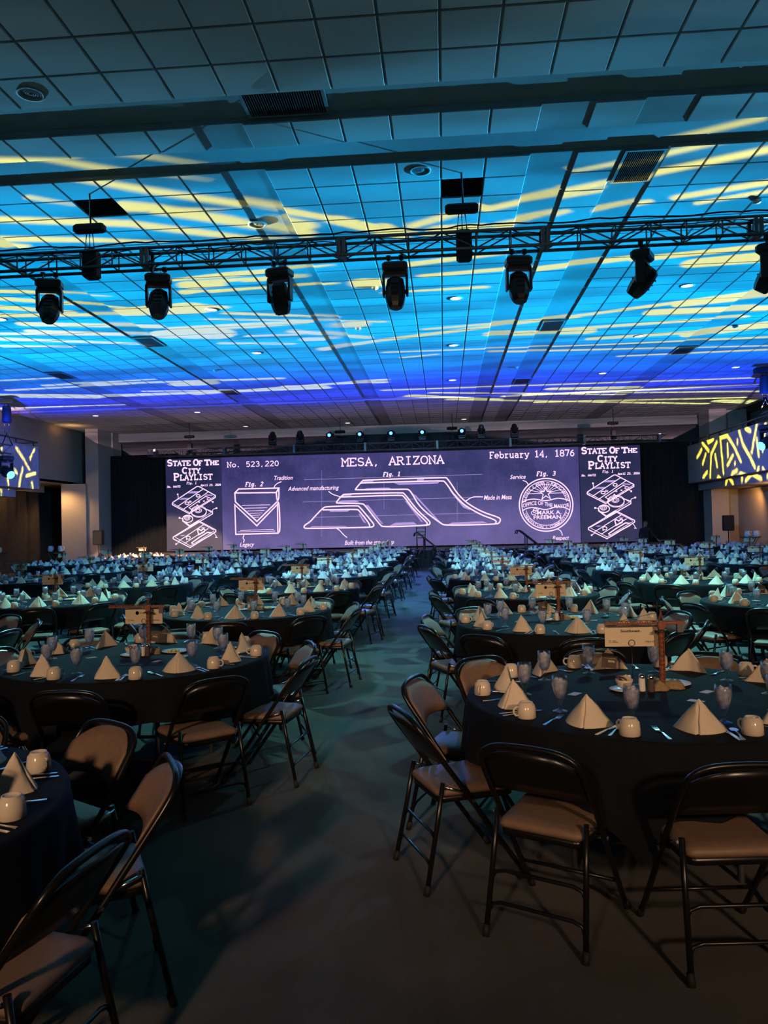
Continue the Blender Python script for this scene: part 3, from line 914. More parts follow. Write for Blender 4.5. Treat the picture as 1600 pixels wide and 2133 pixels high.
SCREEN_HATCH=[[(-3.63,3.37),(-3.44,3.45),(-2.43,3.45),(-2.31,3.39)],[(-2.19,3.64),(-0.14,3.65),(-0.23,3.57),(-1.95,3.56)],[(-4.78,2.83),(-4.6,2.92),(-3.93,2.92),(-3.76,2.82)],[(-6.04,1.74),(-5.95,1.79),(-4.5,1.78),(-4.32,1.73)],[(-2.44,1.73),(-2.17,1.86),(-1.34,1.87),(-1.19,1.76)],[(0.2,1.73),(0.37,1.81),(1.72,1.84),(1.96,1.75)],[(-5.15,2.48),(-4.18,2.49),(-4.31,2.41),(-5.09,2.42)],[(-1.38,3.16),(-1.22,3.07),(-0.13,1.83),(-0.27,1.89)],[(0.29,3.26),(0.38,3.26),(1.21,2.33),(0.89,2.46)],[(-3.49,2.69),(-3.37,2.69),(-2.7,1.8),(-2.82,1.86)],[(-1.73,2.86),(-1.64,2.82),(-0.92,1.87),(-1.01,1.88)],[(-3.83,2.32),(-3.74,2.28),(-3.48,1.87),(-3.6,1.91)],[(-3.53,3.8),(-3.08,3.8),(-3.17,3.71),(-3.59,3.71)],[(-1.14,3.82),(-0.82,3.82),(-0.85,3.73),(-1.14,3.73)],[(-4.47,3.19),(-4.05,3.19),(-4.17,3.13),(-4.53,3.12)]]
SEAL_CENTRE=(4.54, 2.5);SEAL_RADIUS=1.170
SEAL_LINES=[(0.022,0,[(3.47,2.61),(3.68,2.73),(3.92,2.77),(4.12,2.76),(4.38,2.7),(4.52,2.68),(4.71,2.7),(4.93,2.76),(5.08,2.78),(5.3,2.75),(5.5,2.68),(5.6,2.63)]),(0.022,0,[(3.51,2.27),(3.67,2.36),(3.91,2.4),(4.11,2.38),(4.29,2.33),(4.49,2.28),(4.7,2.32),(4.92,2.39),(5.07,2.4),(5.29,2.38),(5.45,2.31),(5.58,2.24)]),(0.022,1,[(4.54,3.25),(4.61,3.09),(4.77,3.08),(4.65,2.97),(4.75,2.75),(4.54,2.9),(4.36,2.74),(4.43,2.96),(4.3,3.08),(4.47,3.09)]),(0.012,0,[(3.74,3.01),(4.4,3.01)]),(0.012,0,[(4.72,3.01),(5.33,3.01)]),(0.012,0,[(3.86,3.16),(4.33,3.05)]),(0.012,0,[(5.25,3.17),(4.77,3.06)]),(0.012,0,[(3.97,3.28),(4.41,3.08)]),(0.012,0,[(4.12,3.38),(4.44,3.09)]),(0.012,0,[(4.25,3.43),(4.47,3.13)]),(0.012,0,[(4.37,3.48),(4.5,3.19)]),(0.012,0,[(4.48,3.49),(4.52,3.24)]),(0.012,0,[(4.6,3.49),(4.57,3.24)]),(0.012,0,[(4.71,3.48),(4.59,3.2)]),(0.012,0,[(4.81,3.44),(4.62,3.14)]),(0.012,0,[(4.96,3.37),(4.64,3.1)]),(0.012,0,[(5.09,3.29),(4.7,3.09)]),(0.014,1,[(3.88,2.16),(3.92,2.22),(4.0,2.27),(3.98,2.17),(4.03,2.16),(4.14,2.26),(4.22,2.32),(4.14,2.15),(4.03,2.08),(3.92,2.08)]),(0.014,1,[(3.98,2.27),(3.98,2.32),(4.07,2.36),(4.13,2.33),(4.14,2.26)]),(0.018,0,[(3.55,3.61),(3.7,3.55),(3.76,3.47),(3.78,3.39)]),(0.018,0,[(4.98,1.43),(5.13,1.36),(5.19,1.26),(5.22,1.12)])]
TAPE_LINES=[(0.022,1,[(6.31,2.96),(6.33,2.92),(7.11,2.49),(7.3,2.61),(8.34,3.21),(8.34,3.3),(7.57,3.74),(7.49,3.74),(6.34,3.03)]),(0.012,0,[(6.34,2.99),(7.11,2.55),(7.29,2.65),(8.32,3.27)]),(0.0176,0,[(6.56,2.84),(7.76,3.6)]),(0.0176,0,[(6.81,2.69),(8.01,3.47)]),(0.0176,0,[(7.3,2.63),(7.1,2.77),(7.88,3.27),(8.12,3.18)]),(0.0176,1,[(7.63,3.3),(7.62,3.28),(7.61,3.27),(7.59,3.26),(7.56,3.25),(7.53,3.25),(7.51,3.25),(7.48,3.26),(7.46,3.27),(7.45,3.29),(7.45,3.31),(7.45,3.32),(7.46,3.34),(7.48,3.35),(7.51,3.36),(7.54,3.36),(7.57,3.36),(7.59,3.35),(7.61,3.34),(7.62,3.32)]),(0.0176,1,[(7.1,2.98),(7.09,2.96),(7.08,2.94),(7.06,2.93),(7.03,2.93),(7.01,2.92),(6.98,2.93),(6.95,2.94),(6.93,2.95),(6.92,2.96),(6.92,2.98),(6.92,3.0),(6.94,3.02),(6.96,3.03),(6.98,3.03),(7.01,3.04),(7.04,3.03),(7.06,3.02),(7.08,3.01),(7.09,3.0)]),(0.013199999999999998,1,[(7.21,3.04),(7.21,3.04),(7.2,3.03),(7.19,3.02),(7.18,3.02),(7.16,3.02),(7.14,3.02),(7.13,3.02),(7.12,3.03),(7.11,3.04),(7.11,3.05),(7.11,3.06),(7.12,3.06),(7.13,3.07),(7.14,3.08),(7.16,3.08),(7.18,3.07),(7.19,3.07),(7.2,3.06),(7.21,3.05)]),(0.012,1,[(7.61,3.02),(7.6,3.0),(7.58,3.0),(7.55,3.0),(7.54,3.02),(7.55,3.03),(7.58,3.04),(7.6,3.03)]),(0.012,1,[(7.83,3.06),(7.82,3.04),(7.8,3.04),(7.78,3.04),(7.77,3.06),(7.78,3.07),(7.8,3.08),(7.83,3.07)]),(0.012,1,[(7.52,2.88),(7.51,2.86),(7.49,2.86),(7.46,2.86),(7.46,2.88),(7.47,2.89),(7.49,2.9),(7.51,2.89)]),(0.012,1,[(8.01,3.14),(8.0,3.13),(7.98,3.12),(7.95,3.13),(7.94,3.15),(7.95,3.16),(7.98,3.17),(8.0,3.16)]),(0.014,0,[(6.58,3.18),(6.6,3.29),(6.58,3.38)]),(0.02,1,[(6.6,3.4),(6.59,3.38),(6.58,3.38),(6.57,3.38),(6.56,3.4),(6.57,3.41),(6.58,3.42),(6.59,3.41)]),(0.014,0,[(8.22,3.01),(8.09,3.1),(7.96,2.99)]),(0.02,1,[(8.24,3.0),(8.23,2.99),(8.22,2.98),(8.21,2.99),(8.2,3.0),(8.21,3.02),(8.22,3.02),(8.24,3.02)]),(0.022,0,[(7.82,2.71),(8.19,2.56),(8.19,2.46),(7.15,1.88),(6.77,2.19)]),(0.01,0,[(8.01,2.61),(8.14,2.53),(7.14,1.94),(6.8,2.2)]),(0.014,1,[(7.91,2.59),(7.89,2.52),(7.84,2.45),(7.76,2.4),(7.66,2.36),(7.55,2.36),(7.44,2.37),(7.34,2.41),(7.26,2.46),(7.21,2.53),(7.2,2.61),(7.21,2.68),(7.27,2.75),(7.35,2.8),(7.45,2.83),(7.56,2.84),(7.67,2.83),(7.77,2.79),(7.85,2.74),(7.9,2.67)]),(0.014,1,[(7.91,2.55),(7.89,2.47),(7.84,2.41),(7.76,2.36),(7.66,2.33),(7.55,2.32),(7.44,2.33),(7.34,2.37),(7.26,2.42),(7.21,2.49),(7.19,2.56),(7.21,2.64),(7.27,2.7),(7.35,2.75),(7.45,2.78),(7.56,2.79),(7.67,2.78),(7.77,2.74),(7.85,2.69),(7.9,2.62)]),(0.014,1,[(7.68,2.63),(7.68,2.6),(7.65,2.57),(7.62,2.55),(7.57,2.53),(7.53,2.53),(7.48,2.53),(7.44,2.55),(7.4,2.57),(7.38,2.6),(7.38,2.64),(7.38,2.67),(7.41,2.7),(7.44,2.72),(7.49,2.73),(7.53,2.74),(7.58,2.73),(7.62,2.71),(7.66,2.69),(7.68,2.66)]),(0.014,1,[(7.61,2.63),(7.6,2.61),(7.59,2.6),(7.57,2.59),(7.55,2.58),(7.52,2.58),(7.5,2.58),(7.47,2.59),(7.45,2.6),(7.44,2.62),(7.44,2.63),(7.44,2.65),(7.46,2.67),(7.47,2.68),(7.5,2.69),(7.52,2.69),(7.55,2.68),(7.57,2.68),(7.59,2.66),(7.61,2.65)]),(0.014,1,[(7.27,2.27),(7.25,2.22),(7.22,2.17),(7.16,2.14),(7.1,2.11),(7.02,2.11),(6.95,2.12),(6.88,2.14),(6.83,2.18),(6.8,2.23),(6.79,2.28),(6.8,2.33),(6.84,2.38),(6.89,2.41),(6.96,2.43),(7.03,2.44),(7.11,2.43),(7.17,2.4),(7.22,2.37),(7.26,2.32)]),(0.014,1,[(7.26,2.24),(7.25,2.19),(7.21,2.15),(7.16,2.12),(7.09,2.1),(7.02,2.09),(6.94,2.1),(6.88,2.12),(6.82,2.16),(6.79,2.21),(6.78,2.25),(6.79,2.3),(6.83,2.35),(6.88,2.38),(6.95,2.4),(7.02,2.41),(7.1,2.4),(7.16,2.37),(7.22,2.34),(7.25,2.29)]),(0.014,1,[(7.14,2.29),(7.13,2.27),(7.11,2.24),(7.08,2.22),(7.04,2.21),(7.0,2.2),(6.96,2.21),(6.92,2.22),(6.9,2.25),(6.88,2.27),(6.87,2.3),(6.88,2.33),(6.9,2.35),(6.93,2.37),(6.97,2.38),(7.01,2.39),(7.05,2.38),(7.08,2.37),(7.11,2.35),(7.13,2.32)]),(0.014,1,[(7.07,2.29),(7.06,2.28),(7.05,2.27),(7.04,2.26),(7.02,2.25),(7.0,2.25),(6.98,2.26),(6.96,2.26),(6.94,2.27),(6.93,2.28),(6.93,2.3),(6.94,2.31),(6.95,2.32),(6.96,2.33),(6.98,2.34),(7.0,2.34),(7.02,2.34),(7.04,2.33),(7.06,2.32),(7.07,2.31)]),(0.014,0,[(8.18,2.59),(8.23,2.67),(8.38,2.72)]),(0.02,1,[(8.41,2.72),(8.4,2.7),(8.38,2.7),(8.37,2.7),(8.36,2.72),(8.37,2.74),(8.38,2.74),(8.4,2.74)]),(0.014,0,[(6.83,2.26),(6.66,2.31)]),(0.02,1,[(6.67,2.31),(6.66,2.29),(6.65,2.29),(6.63,2.29),(6.62,2.31),(6.63,2.33),(6.65,2.33),(6.66,2.33)]),(0.030799999999999998,0,[(7.14,1.94),(7.54,2.17)]),(0.022,1,[(6.33,1.44),(6.33,1.36),(7.12,0.94),(8.33,1.64),(8.33,1.72),(7.59,2.13),(7.53,2.15),(7.13,1.9)]),(0.012,0,[(6.42,1.43),(7.13,1.02),(8.26,1.68)]),(0.012,0,[(6.42,1.46),(7.14,1.85),(7.57,2.09),(8.24,1.72)]),(0.0176,0,[(6.63,1.28),(7.76,1.97)]),(0.0176,0,[(6.86,1.14),(7.49,1.51),(7.99,1.8)]),(0.0176,1,[(7.13,1.4),(7.12,1.38),(7.11,1.36),(7.09,1.34),(7.07,1.33),(7.04,1.33),(7.01,1.34),(6.99,1.35),(6.97,1.36),(6.95,1.38),(6.95,1.4),(6.95,1.42),(6.97,1.44),(6.99,1.46),(7.01,1.47),(7.04,1.47),(7.07,1.47),(7.09,1.46),(7.11,1.44),(7.13,1.42)]),(0.0176,0,[(6.97,1.36),(6.95,1.29)]),(0.026399999999999996,0,[(7.18,1.15),(7.57,1.41),(7.94,1.62),(8.13,1.59)]),(0.026399999999999996,0,[(7.33,1.06),(7.57,1.22),(8.13,1.51)]),(0.0176,0,[(7.18,1.15),(7.33,1.06)]),(0.026399999999999996,1,[(7.48,1.72),(7.53,1.78),(7.65,1.71),(7.76,1.8),(7.83,1.73),(7.79,1.65),(7.53,1.52),(7.51,1.61)]),(0.014,0,[(8.25,1.57),(8.33,1.48),(8.35,1.4)]),(0.02,0,[(8.3,1.38),(8.41,1.38)]),(0.014,0,[(6.62,1.3),(6.58,1.19),(6.47,1.12)]),(0.02,1,[(6.48,1.11),(6.48,1.1),(6.46,1.09),(6.45,1.1),(6.44,1.11),(6.45,1.13),(6.46,1.13),(6.48,1.13)])]
TAPE_HATCH=[[(7.23,3.52),(7.61,3.51),(7.46,3.42),(7.05,3.43)],[(6.79,3.23),(7.14,3.22),(7.0,3.14),(6.62,3.15)],[(7.91,3.36),(8.25,3.33),(8.16,3.28),(7.84,3.31)],[(6.63,1.5),(6.79,1.54),(6.91,1.51),(6.76,1.47)],[(7.69,1.87),(7.86,1.86),(7.78,1.8),(7.63,1.81)]]
SCREEN_TEXT={'No. 523,220': (-9.82, 4.58, 2.41, 0.22), 'MESA, ARIZONA': (-4.55, 4.475, 4.64, 0.34), 'February 14, 1876': (2.1, 4.635, 3.75, 0.27), 'Fig. 2': (-9.0, 3.68, 0.83, 0.2), 'Fig. 1': (-2.68, 3.965, 0.78, 0.19), 'Fig. 3': (4.15, 3.795, 0.83, 0.2), 'Tradition': (-7.64, 3.93, 0.85, 0.2), 'Advanced manufacturing': (-7.02, 3.425, 2.34, 0.2), 'Made in Mesa': (1.81, 2.79, 1.23, 0.21), 'Built from the ground up': (-4.48, 0.915, 2.24, 0.2), 'Legacy': (-9.29, 0.94, 0.67, 0.19), 'Service': (2.99, 3.685, 0.69, 0.19), 'Respect': (4.78, 0.935, 0.73, 0.19), 'MARK A.': (4.14, 2.08, 1.06, 0.17), 'FREEMAN': (3.98, 1.875, 1.2, 0.17), 'OFFICE OF THE MAYOR': (3.5, 2.435, 2.09, 0.15)}
TAPE_TEXT={'State': (6.08, 4.7, 1.17, 0.31), 'Of': (7.32, 4.69, 0.48, 0.3), 'The': (7.84, 4.695, 0.73, 0.25), 'City': (6.78, 4.335, 0.92, 0.3), 'Playlist': (6.37, 4.03, 1.89, 0.35), 'Fig. 1': (7.0, 3.85, 0.47, 0.1), 'No. 04472': (6.09, 3.715, 0.62, 0.08), 'April 23, 2026': (7.66, 3.75, 0.95, 0.08)}
STREAKS=[(-5.75,9.84,-4.78,10.0,0.09,0.09),(-4.78,10.0,-3.17,10.76,0.09,0.01),(-5.6,10.11,-4.22,10.93,0.07,0.12),(-4.22,10.93,-2.31,11.96,0.12,0.13),(-2.31,11.96,-0.16,13.26,0.13,0.07),(-5.97,10.96,-5.43,11.31,0.07,0.03),(-6.84,11.68,-4.92,12.11,0.14,0.15),(-4.92,12.11,-3.83,12.67,0.15,0.15),(-3.83,12.67,-2.57,13.27,0.15,0.04),(-4.69,11.46,-4.32,11.56,0.21,0.17),(-4.27,11.64,-3.36,12.16,0.21,0.2),(-3.36,12.16,-2.19,13.03,0.2,0.11),(-2.45,12.29,-2.11,12.57,0.17,0.18),(-2.39,12.37,-2.17,12.88,0.18,0.15),(-4.33,11.6,-3.25,11.78,0.09,0.02),(-7.28,12.44,-5.83,12.7,0.14,0.12),(-5.83,12.7,-4.59,12.96,0.12,0.03),(-7.47,12.75,-7.03,12.81,0.23,0.08),(-5.21,14.94,-4.01,14.79,0.08,0.17),(-4.01,14.79,-2.0,14.52,0.17,0.05),(-4.99,15.31,-4.41,15.33,0.27,0.18),(-5.24,15.75,-4.89,15.71,0.16,0.1),(-4.7,15.16,-2.93,15.04,0.15,0.05),(-4.69,15.77,-3.45,15.67,0.12,0.07),(-3.83,15.2,-2.76,15.15,0.09,0.12),(-3.47,15.73,-2.06,15.62,0.12,0.06),(-8.88,15.13,-8.33,15.25,0.12,0.12),(-8.33,15.25,-6.85,15.78,0.12,0.03),(-9.15,15.6,-8.13,16.04,0.16,0.14),(-8.13,16.04,-6.62,16.76,0.14,0.04),(-9.5,16.19,-8.17,16.78,0.21,0.11),(-9.86,16.79,-6.8,17.2,0.18,0.11),(-7.03,16.96,-5.47,16.9,0.33,0.47),(-5.47,16.9,-4.72,16.94,0.44,0.11),(-9.73,17.56,-6.75,18.28,0.2,0.17),(-9.91,18.21,-6.0,19.46,0.18,0.14),(-10.75,18.31,-7.73,18.92,0.13,0.13),(-11.05,18.8,-7.52,19.99,0.18,0.11),(-11.47,19.51,-9.7,19.88,0.14,0.1),(-6.86,19.06,-5.7,19.11,0.42,0.65),(-6.49,18.55,-4.58,18.55,0.18,0.26),(-4.58,18.55,-3.15,18.47,0.26,0.13),(-4.85,17.39,-2.41,18.15,0.12,0.08),(-5.38,17.84,-1.32,18.72,0.08,0.09),(-2.53,18.98,-1.98,18.88,0.23,0.31),(-3.66,19.26,-1.88,20.21,0.19,0.16),(-3.45,20.15,-2.82,20.21,0.21,0.15),(-5.77,20.18,-3.91,20.56,0.11,0.11),(-3.18,21.31,-1.46,20.55,0.22,0.11),(-4.89,19.55,-3.6,19.61,0.1,0.1),(-1.48,15.71,-1.09,15.7,0.34,0.25),(-1.61,12.4,-0.61,13.2,0.19,0.18),(-0.86,12.74,-0.57,13.21,0.12,0.13),(-0.69,14.74,1.31,14.29,0.14,0.12),(-0.3,15.42,1.38,15.23,0.11,0.12),(-1.14,16.41,0.98,16.33,0.06,0.1),(0.8,12.3,2.49,11.58,0.11,0.1),(1.28,12.16,2.54,11.8,0.07,0.07),(1.95,11.13,3.14,10.74,0.04,0.08),(3.14,10.74,4.27,10.26,0.08,0.08),(1.95,11.74,3.13,11.32,0.08,0.11),(3.13,11.32,4.49,10.8,0.11,0.12),(3.7,12.23,4.91,11.86,0.11,0.12),(4.11,12.49,5.04,12.17,0.08,0.09),(1.12,13.01,2.07,12.54,0.21,0.08),(1.81,15.35,3.63,14.93,0.17,0.16),(3.8,15.03,6.02,14.63,0.17,0.15),(4.97,15.42,6.08,15.28,0.29,0.34),(2.61,12.61,3.29,12.33,0.12,0.09),(-0.39,12.81,0.69,12.17,0.12,0.11),(0.08,13.08,0.8,12.97,0.25,0.12),(-1.46,20.55,3.56,18.86,0.16,0.13),(3.56,18.86,7.17,17.51,0.13,0.15),(5.58,18.33,7.28,17.77,0.24,0.38),(-0.36,19.62,3.3,19.04,0.09,0.14),(1.38,20.41,3.8,20.51,0.26,0.31),(2.54,20.3,7.49,19.71,0.15,0.14),(-1.57,22.02,4.48,22.14,0.12,0.12),(4.48,22.14,8.98,22.02,0.12,0.18),(1.57,22.52,9.42,23.12,0.19,0.13),(5.15,18.95,7.77,18.99,0.31,0.26),(4.08,21.39,7.95,20.96,0.16,0.21),(6.78,21.32,8.41,20.6,0.38,0.41),(-1.07,22.81,-0.08,22.54,0.13,0.12),(5.37,23.78,9.63,23.64,0.14,0.21),(-14.04,23.86,-12.08,23.76,0.15,0.14),(-13.08,24.91,-9.26,24.56,0.24,0.15),(-11.8,25.0,-5.22,25.2,0.24,0.24),(-8.83,25.6,-7.82,25.54,0.5,0.58),(-14.67,25.5,-10.14,25.15,0.26,0.17),(-15.54,26.39,-12.59,27.23,0.63,0.67),(-12.59,27.23,-4.01,27.23,0.47,0.28),(-17.12,29.08,-12.18,29.22,0.33,0.11),(-8.78,27.52,-1.89,26.11,0.29,0.26),(-5.29,26.77,-4.15,27.01,0.45,0.46),(-10.38,26.59,-6.07,27.19,0.18,0.19),(-3.74,26.53,-1.92,26.54,0.18,0.26),(-2.04,28.12,11.5,28.31,0.2,0.2),(-1.05,29.59,-0.33,29.85,0.54,0.44),(-0.33,29.85,2.31,31.11,0.33,0.24),(2.45,30.45,12.11,29.83,0.23,0.21),(0.32,30.68,11.28,34.19,0.23,0.29),(3.95,32.19,12.36,32.8,0.26,0.26),(6.85,30.5,12.74,31.41,0.23,0.24),(4.11,29.09,7.16,29.52,0.42,0.53),(-0.32,29.0,7.14,31.0,0.21,0.23),(11.64,33.51,13.94,34.39,0.55,0.85)]
RIGHT_SQUIGGLES=[(35.56,4.46,34.93,4.75,0.085,0.085),(34.86,4.12,34.44,4.49,0.085,0.085),(34.84,5.02,34.05,4.6,0.085,0.085),(34.08,4.96,33.46,5.02,0.085,0.085),(33.97,3.48,33.76,4.42,0.085,0.085),(33.76,4.42,33.06,4.85,0.085,0.085),(32.64,5.05,32.38,3.54,0.085,0.085),(32.47,4.99,31.86,5.0,0.085,0.085),(31.86,5.0,31.26,4.58,0.085,0.085),(31.26,4.58,30.51,3.86,0.085,0.085),(31.84,4.64,31.83,4.17,0.085,0.085),(31.3,4.16,31.91,3.82,0.085,0.085),(33.28,4.38,33.09,3.87,0.085,0.085),(30.61,5.04,30.26,4.48,0.085,0.085),(30.26,4.48,29.55,3.89,0.085,0.085),(29.55,3.89,29.21,3.54,0.085,0.085),(30.79,4.68,30.8,4.57,0.085,0.085),(31.12,3.85,31.12,3.81,0.085,0.085),(29.93,5.03,29.51,4.89,0.085,0.085),(28.91,5.05,29.44,4.1,0.085,0.085),(28.95,4.52,28.82,3.93,0.085,0.085),(34.85,3.53,34.32,3.71,0.085,0.085),(33.27,3.19,33.02,3.42,0.085,0.085),(32.9,3.41,32.47,3.16,0.085,0.085),(31.54,3.21,31.46,3.47,0.085,0.085),(31.46,3.47,30.94,3.55,0.085,0.085),(31.17,3.19,30.55,3.41,0.085,0.085),(30.55,3.41,29.7,3.17,0.085,0.085),(29.15,3.21,28.86,3.48,0.085,0.085),(28.51,3.45,28.28,3.19,0.085,0.085),(34.23,5.32,34.19,5.1,0.085,0.085),(28.14,4.95,28.46,4.08,0.085,0.085),(27.57,4.81,27.18,3.82,0.085,0.085),(27.82,3.71,26.89,3.46,0.085,0.085)]
LEFT_SQUIGGLES=[(28.49,5.0,29.01,4.62,0.060500000000000005,0.060500000000000005),(29.01,4.62,29.4,4.25,0.060500000000000005,0.060500000000000005),(29.79,5.05,29.45,4.66,0.060500000000000005,0.060500000000000005),(28.93,4.29,28.75,3.88,0.060500000000000005,0.060500000000000005),(28.75,3.88,28.65,3.47,0.060500000000000005,0.060500000000000005),(29.18,3.98,29.88,4.13,0.060500000000000005,0.060500000000000005),(29.57,3.75,29.68,3.48,0.060500000000000005,0.060500000000000005),(27.73,4.16,27.83,3.91,0.060500000000000005,0.060500000000000005),(27.83,3.91,27.94,3.61,0.060500000000000005,0.060500000000000005),(28.3,4.19,28.51,4.05,0.060500000000000005,0.060500000000000005),(27.52,4.9,27.39,4.61,0.060500000000000005,0.060500000000000005),(27.68,4.56,27.58,4.46,0.060500000000000005,0.060500000000000005),(27.36,3.34,27.78,3.32,0.060500000000000005,0.060500000000000005),(27.78,3.32,28.11,3.17,0.060500000000000005,0.060500000000000005),(28.08,3.41,28.15,3.39,0.060500000000000005,0.060500000000000005),(27.07,4.67,27.25,4.15,0.060500000000000005,0.060500000000000005),(27.18,3.96,26.98,3.5,0.060500000000000005,0.060500000000000005)]
SPLIT = (-2.0, 18.0)
STREAKS = [(*s[:4], s[4]*(0.95 if s[1] < 22 else 0.65), s[5]*(0.95 if s[1] < 22 else 0.65)) for s in STREAKS]
for nm, qx, qy, loc in (('left_near_beam_lamp', -1, -1, (-14.6, 18.0, 4.9)), ('left_far_beam_lamp', -1, 1, (-14.6, 24.6, 4.9)), ('right_near_beam_lamp', 1, -1, (9.7, 17.5, 4.95)), ('right_far_beam_lamp', 1, 1, (9.7, 24.0, 4.95))):
    mine = [s for s in STREAKS if (min(s[0], s[2]) < SPLIT[0]+1.5 if qx < 0 else max(s[0], s[2]) > SPLIT[0]-1.5) and (min(s[1], s[3]) < SPLIT[1]+2 if qy < 0 else max(s[1], s[3]) > SPLIT[1]-2)]
    beam(nm, loc, WASH, (0.76, 0.72, 0.20) if qy < 0 else ((0.50, 0.60, 0.62) if qx < 0 else (0.60, 0.60, 0.22)), 0.015, mine, (qx, qy), SPLIT)

def wall_gobo(name, loc, plane_x, segs, aim, size, e_blue, e_yellow):
    """spotlight with a squiggle glass aimed at a balcony front, and the blue flood beside it"""
    lamp(name+'_flood_lamp', 'SPOT', (loc[0], loc[1], loc[2]+0.1), e_blue, (0.03, 0.10, 1.0), 0.1, aim, size, 0.6)
    o = lamp(name+'_squiggle_lamp', 'POINT', loc, e_yellow, (1.0, 0.86, 0.05), 0.03)
    d = o.data
    d.use_nodes = True
    nt = d.node_tree
    N, L = nt.nodes.new, nt.links.new
    def M2(op, a, b=None, c=None, clamp=False):
        n = N('ShaderNodeMath'); n.operation = op; n.use_clamp = clamp
        for i, x in enumerate((a, b, c)):
            if x is None: continue
            if isinstance(x, (int, float)): n.inputs[i].default_value = x
            else: L(x, n.inputs[i])
        return n.outputs[0]
    def V2(op, a, b=None, out=0):
        n = N('ShaderNodeVectorMath'); n.operation = op
        for i, x in enumerate((a, b)):
            if x is None: continue
            if isinstance(x, tuple): n.inputs[i].default_value = x
            else: L(x, n.inputs[i])
        return n.outputs[out]
    geo = N('ShaderNodeNewGeometry')
    dr = V2('SCALE', geo.outputs['Incoming']); dr.node.inputs['Scale'].default_value = LIGHT_SIGN
    sx = N('ShaderNodeSeparateXYZ'); L(dr, sx.inputs[0])
    sgn = 1.0 if plane_x > loc[0] else -1.0
    ax = M2('MAXIMUM', M2('MULTIPLY', sx.outputs[0], sgn), 0.05)
    k = M2('DIVIDE', abs(plane_x-loc[0]), ax)
    n = N('ShaderNodeVectorMath'); n.operation = 'SCALE'
    L(dr, n.inputs[0]); L(k, n.inputs['Scale'])
    q = V2('MULTIPLY', V2('ADD', n.outputs[0], loc), (0, 1, 1))
    best = None
    for (y1, z1, y2, z2, r1, r2) in segs:
        ba = (0.0, y2-y1, z2-z1)
        l2 = ba[1]**2+ba[2]**2
        pa = V2('SUBTRACT', q, (0.0, y1, z1))
        t = M2('ADD', V2('DOT_PRODUCT', pa, (0.0, ba[1]/l2, ba[2]/l2), out=1), 0.0, clamp=True)
        w = N('ShaderNodeVectorMath'); w.operation = 'SCALE'
        w.inputs[0].default_value = ba; L(t, w.inputs['Scale'])
        g = M2('SUBTRACT', V2('DISTANCE', pa, w.outputs[0], out=1), r1)
        best = g if best is None else M2('MINIMUM', best, g)
    mr = N('ShaderNodeMapRange'); mr.interpolation_type = 'SMOOTHSTEP'
    L(best, mr.inputs['Value'])
    mr.inputs['From Min'].default_value = 0.03; mr.inputs['From Max'].default_value = -0.02
    mr.inputs['To Min'].default_value = 0.0; mr.inputs['To Max'].default_value = 1.0
    L(M2('MULTIPLY', mr.outputs[0], M2('GREATER_THAN', M2('MULTIPLY', sx.outputs[0], sgn), 0.06)), nt.nodes['Emission'].inputs['Strength'])
    mr.inputs['To Max'].default_value = 9.0
wall_gobo('left_balcony', (9.4, 23.0, 4.9), -16.15, LEFT_SQUIGGLES, (-16, 27.2, 4.2), 17, BALCONY_BLUE, BALCONY_YELLOW)
wall_gobo('right_balcony', (-14.4, 23.4, 4.9), 11.3, RIGHT_SQUIGGLES, (11.3, 27.0, 4.2), 24, BALCONY_BLUE, BALCONY_YELLOW)

# warm house lamps of the side bays and the stage
for yy in (29.5, 34.2):
    lamp('left_cove_lamp', 'SPOT', (-16.7, yy, 6.05), WARM_STAGE*0.035, (1.0, 0.50, 0.13), 0.15, (-17.0, yy+0.2, 7.5), 150, 1.0)
lamp('left_bay_lamp', 'SPOT', (-17.9, 34.6, 3.9), WARM_STAGE*0.3, (1.0, 0.56, 0.20), 0.08, (-17.6, 35.6, 0.5), 130, 0.8)
lamp('left_bay_lamp', 'POINT', (-18.3, 32.0, 3.75), WARM_STAGE*0.10, (1.0, 0.56, 0.20), 0.08)
lamp('right_bay_lamp', 'SPOT', (12.7, 33.6, 2.95), WARM_STAGE*0.12, (1.0, 0.46, 0.12), 0.08, (13.2, 35.5, 0.8), 140, 0.8)
lamp('right_bay_lamp', 'POINT', (12.8, 30.5, 2.7), WARM_STAGE*0.10, (1.0, 0.46, 0.12), 0.08)
lamp('stage_wash_lamp', 'SPOT', (-11.0, 22.0, 6.3), WARM_STAGE*22, (1.0, 0.66, 0.40), 0.06, (-12.6, 33.0, -1.1), 36, 0.2)
lb_ = tag(empty('bay_downlight', (-18.2, 32.8, 4.038)), 'small lit downlight under the left fascia', 'ceiling light')
MB().lathe([(0.12, 0.0), (0.12, -0.03), (0.09, -0.05), (0.0, -0.055)], 14).build('lens', M_warmlit, lb_)
MB().lathe([(0.15, 0.01), (0.15, -0.01), (0.125, -0.012)], 14).build('trim_ring', M_white, lb_)

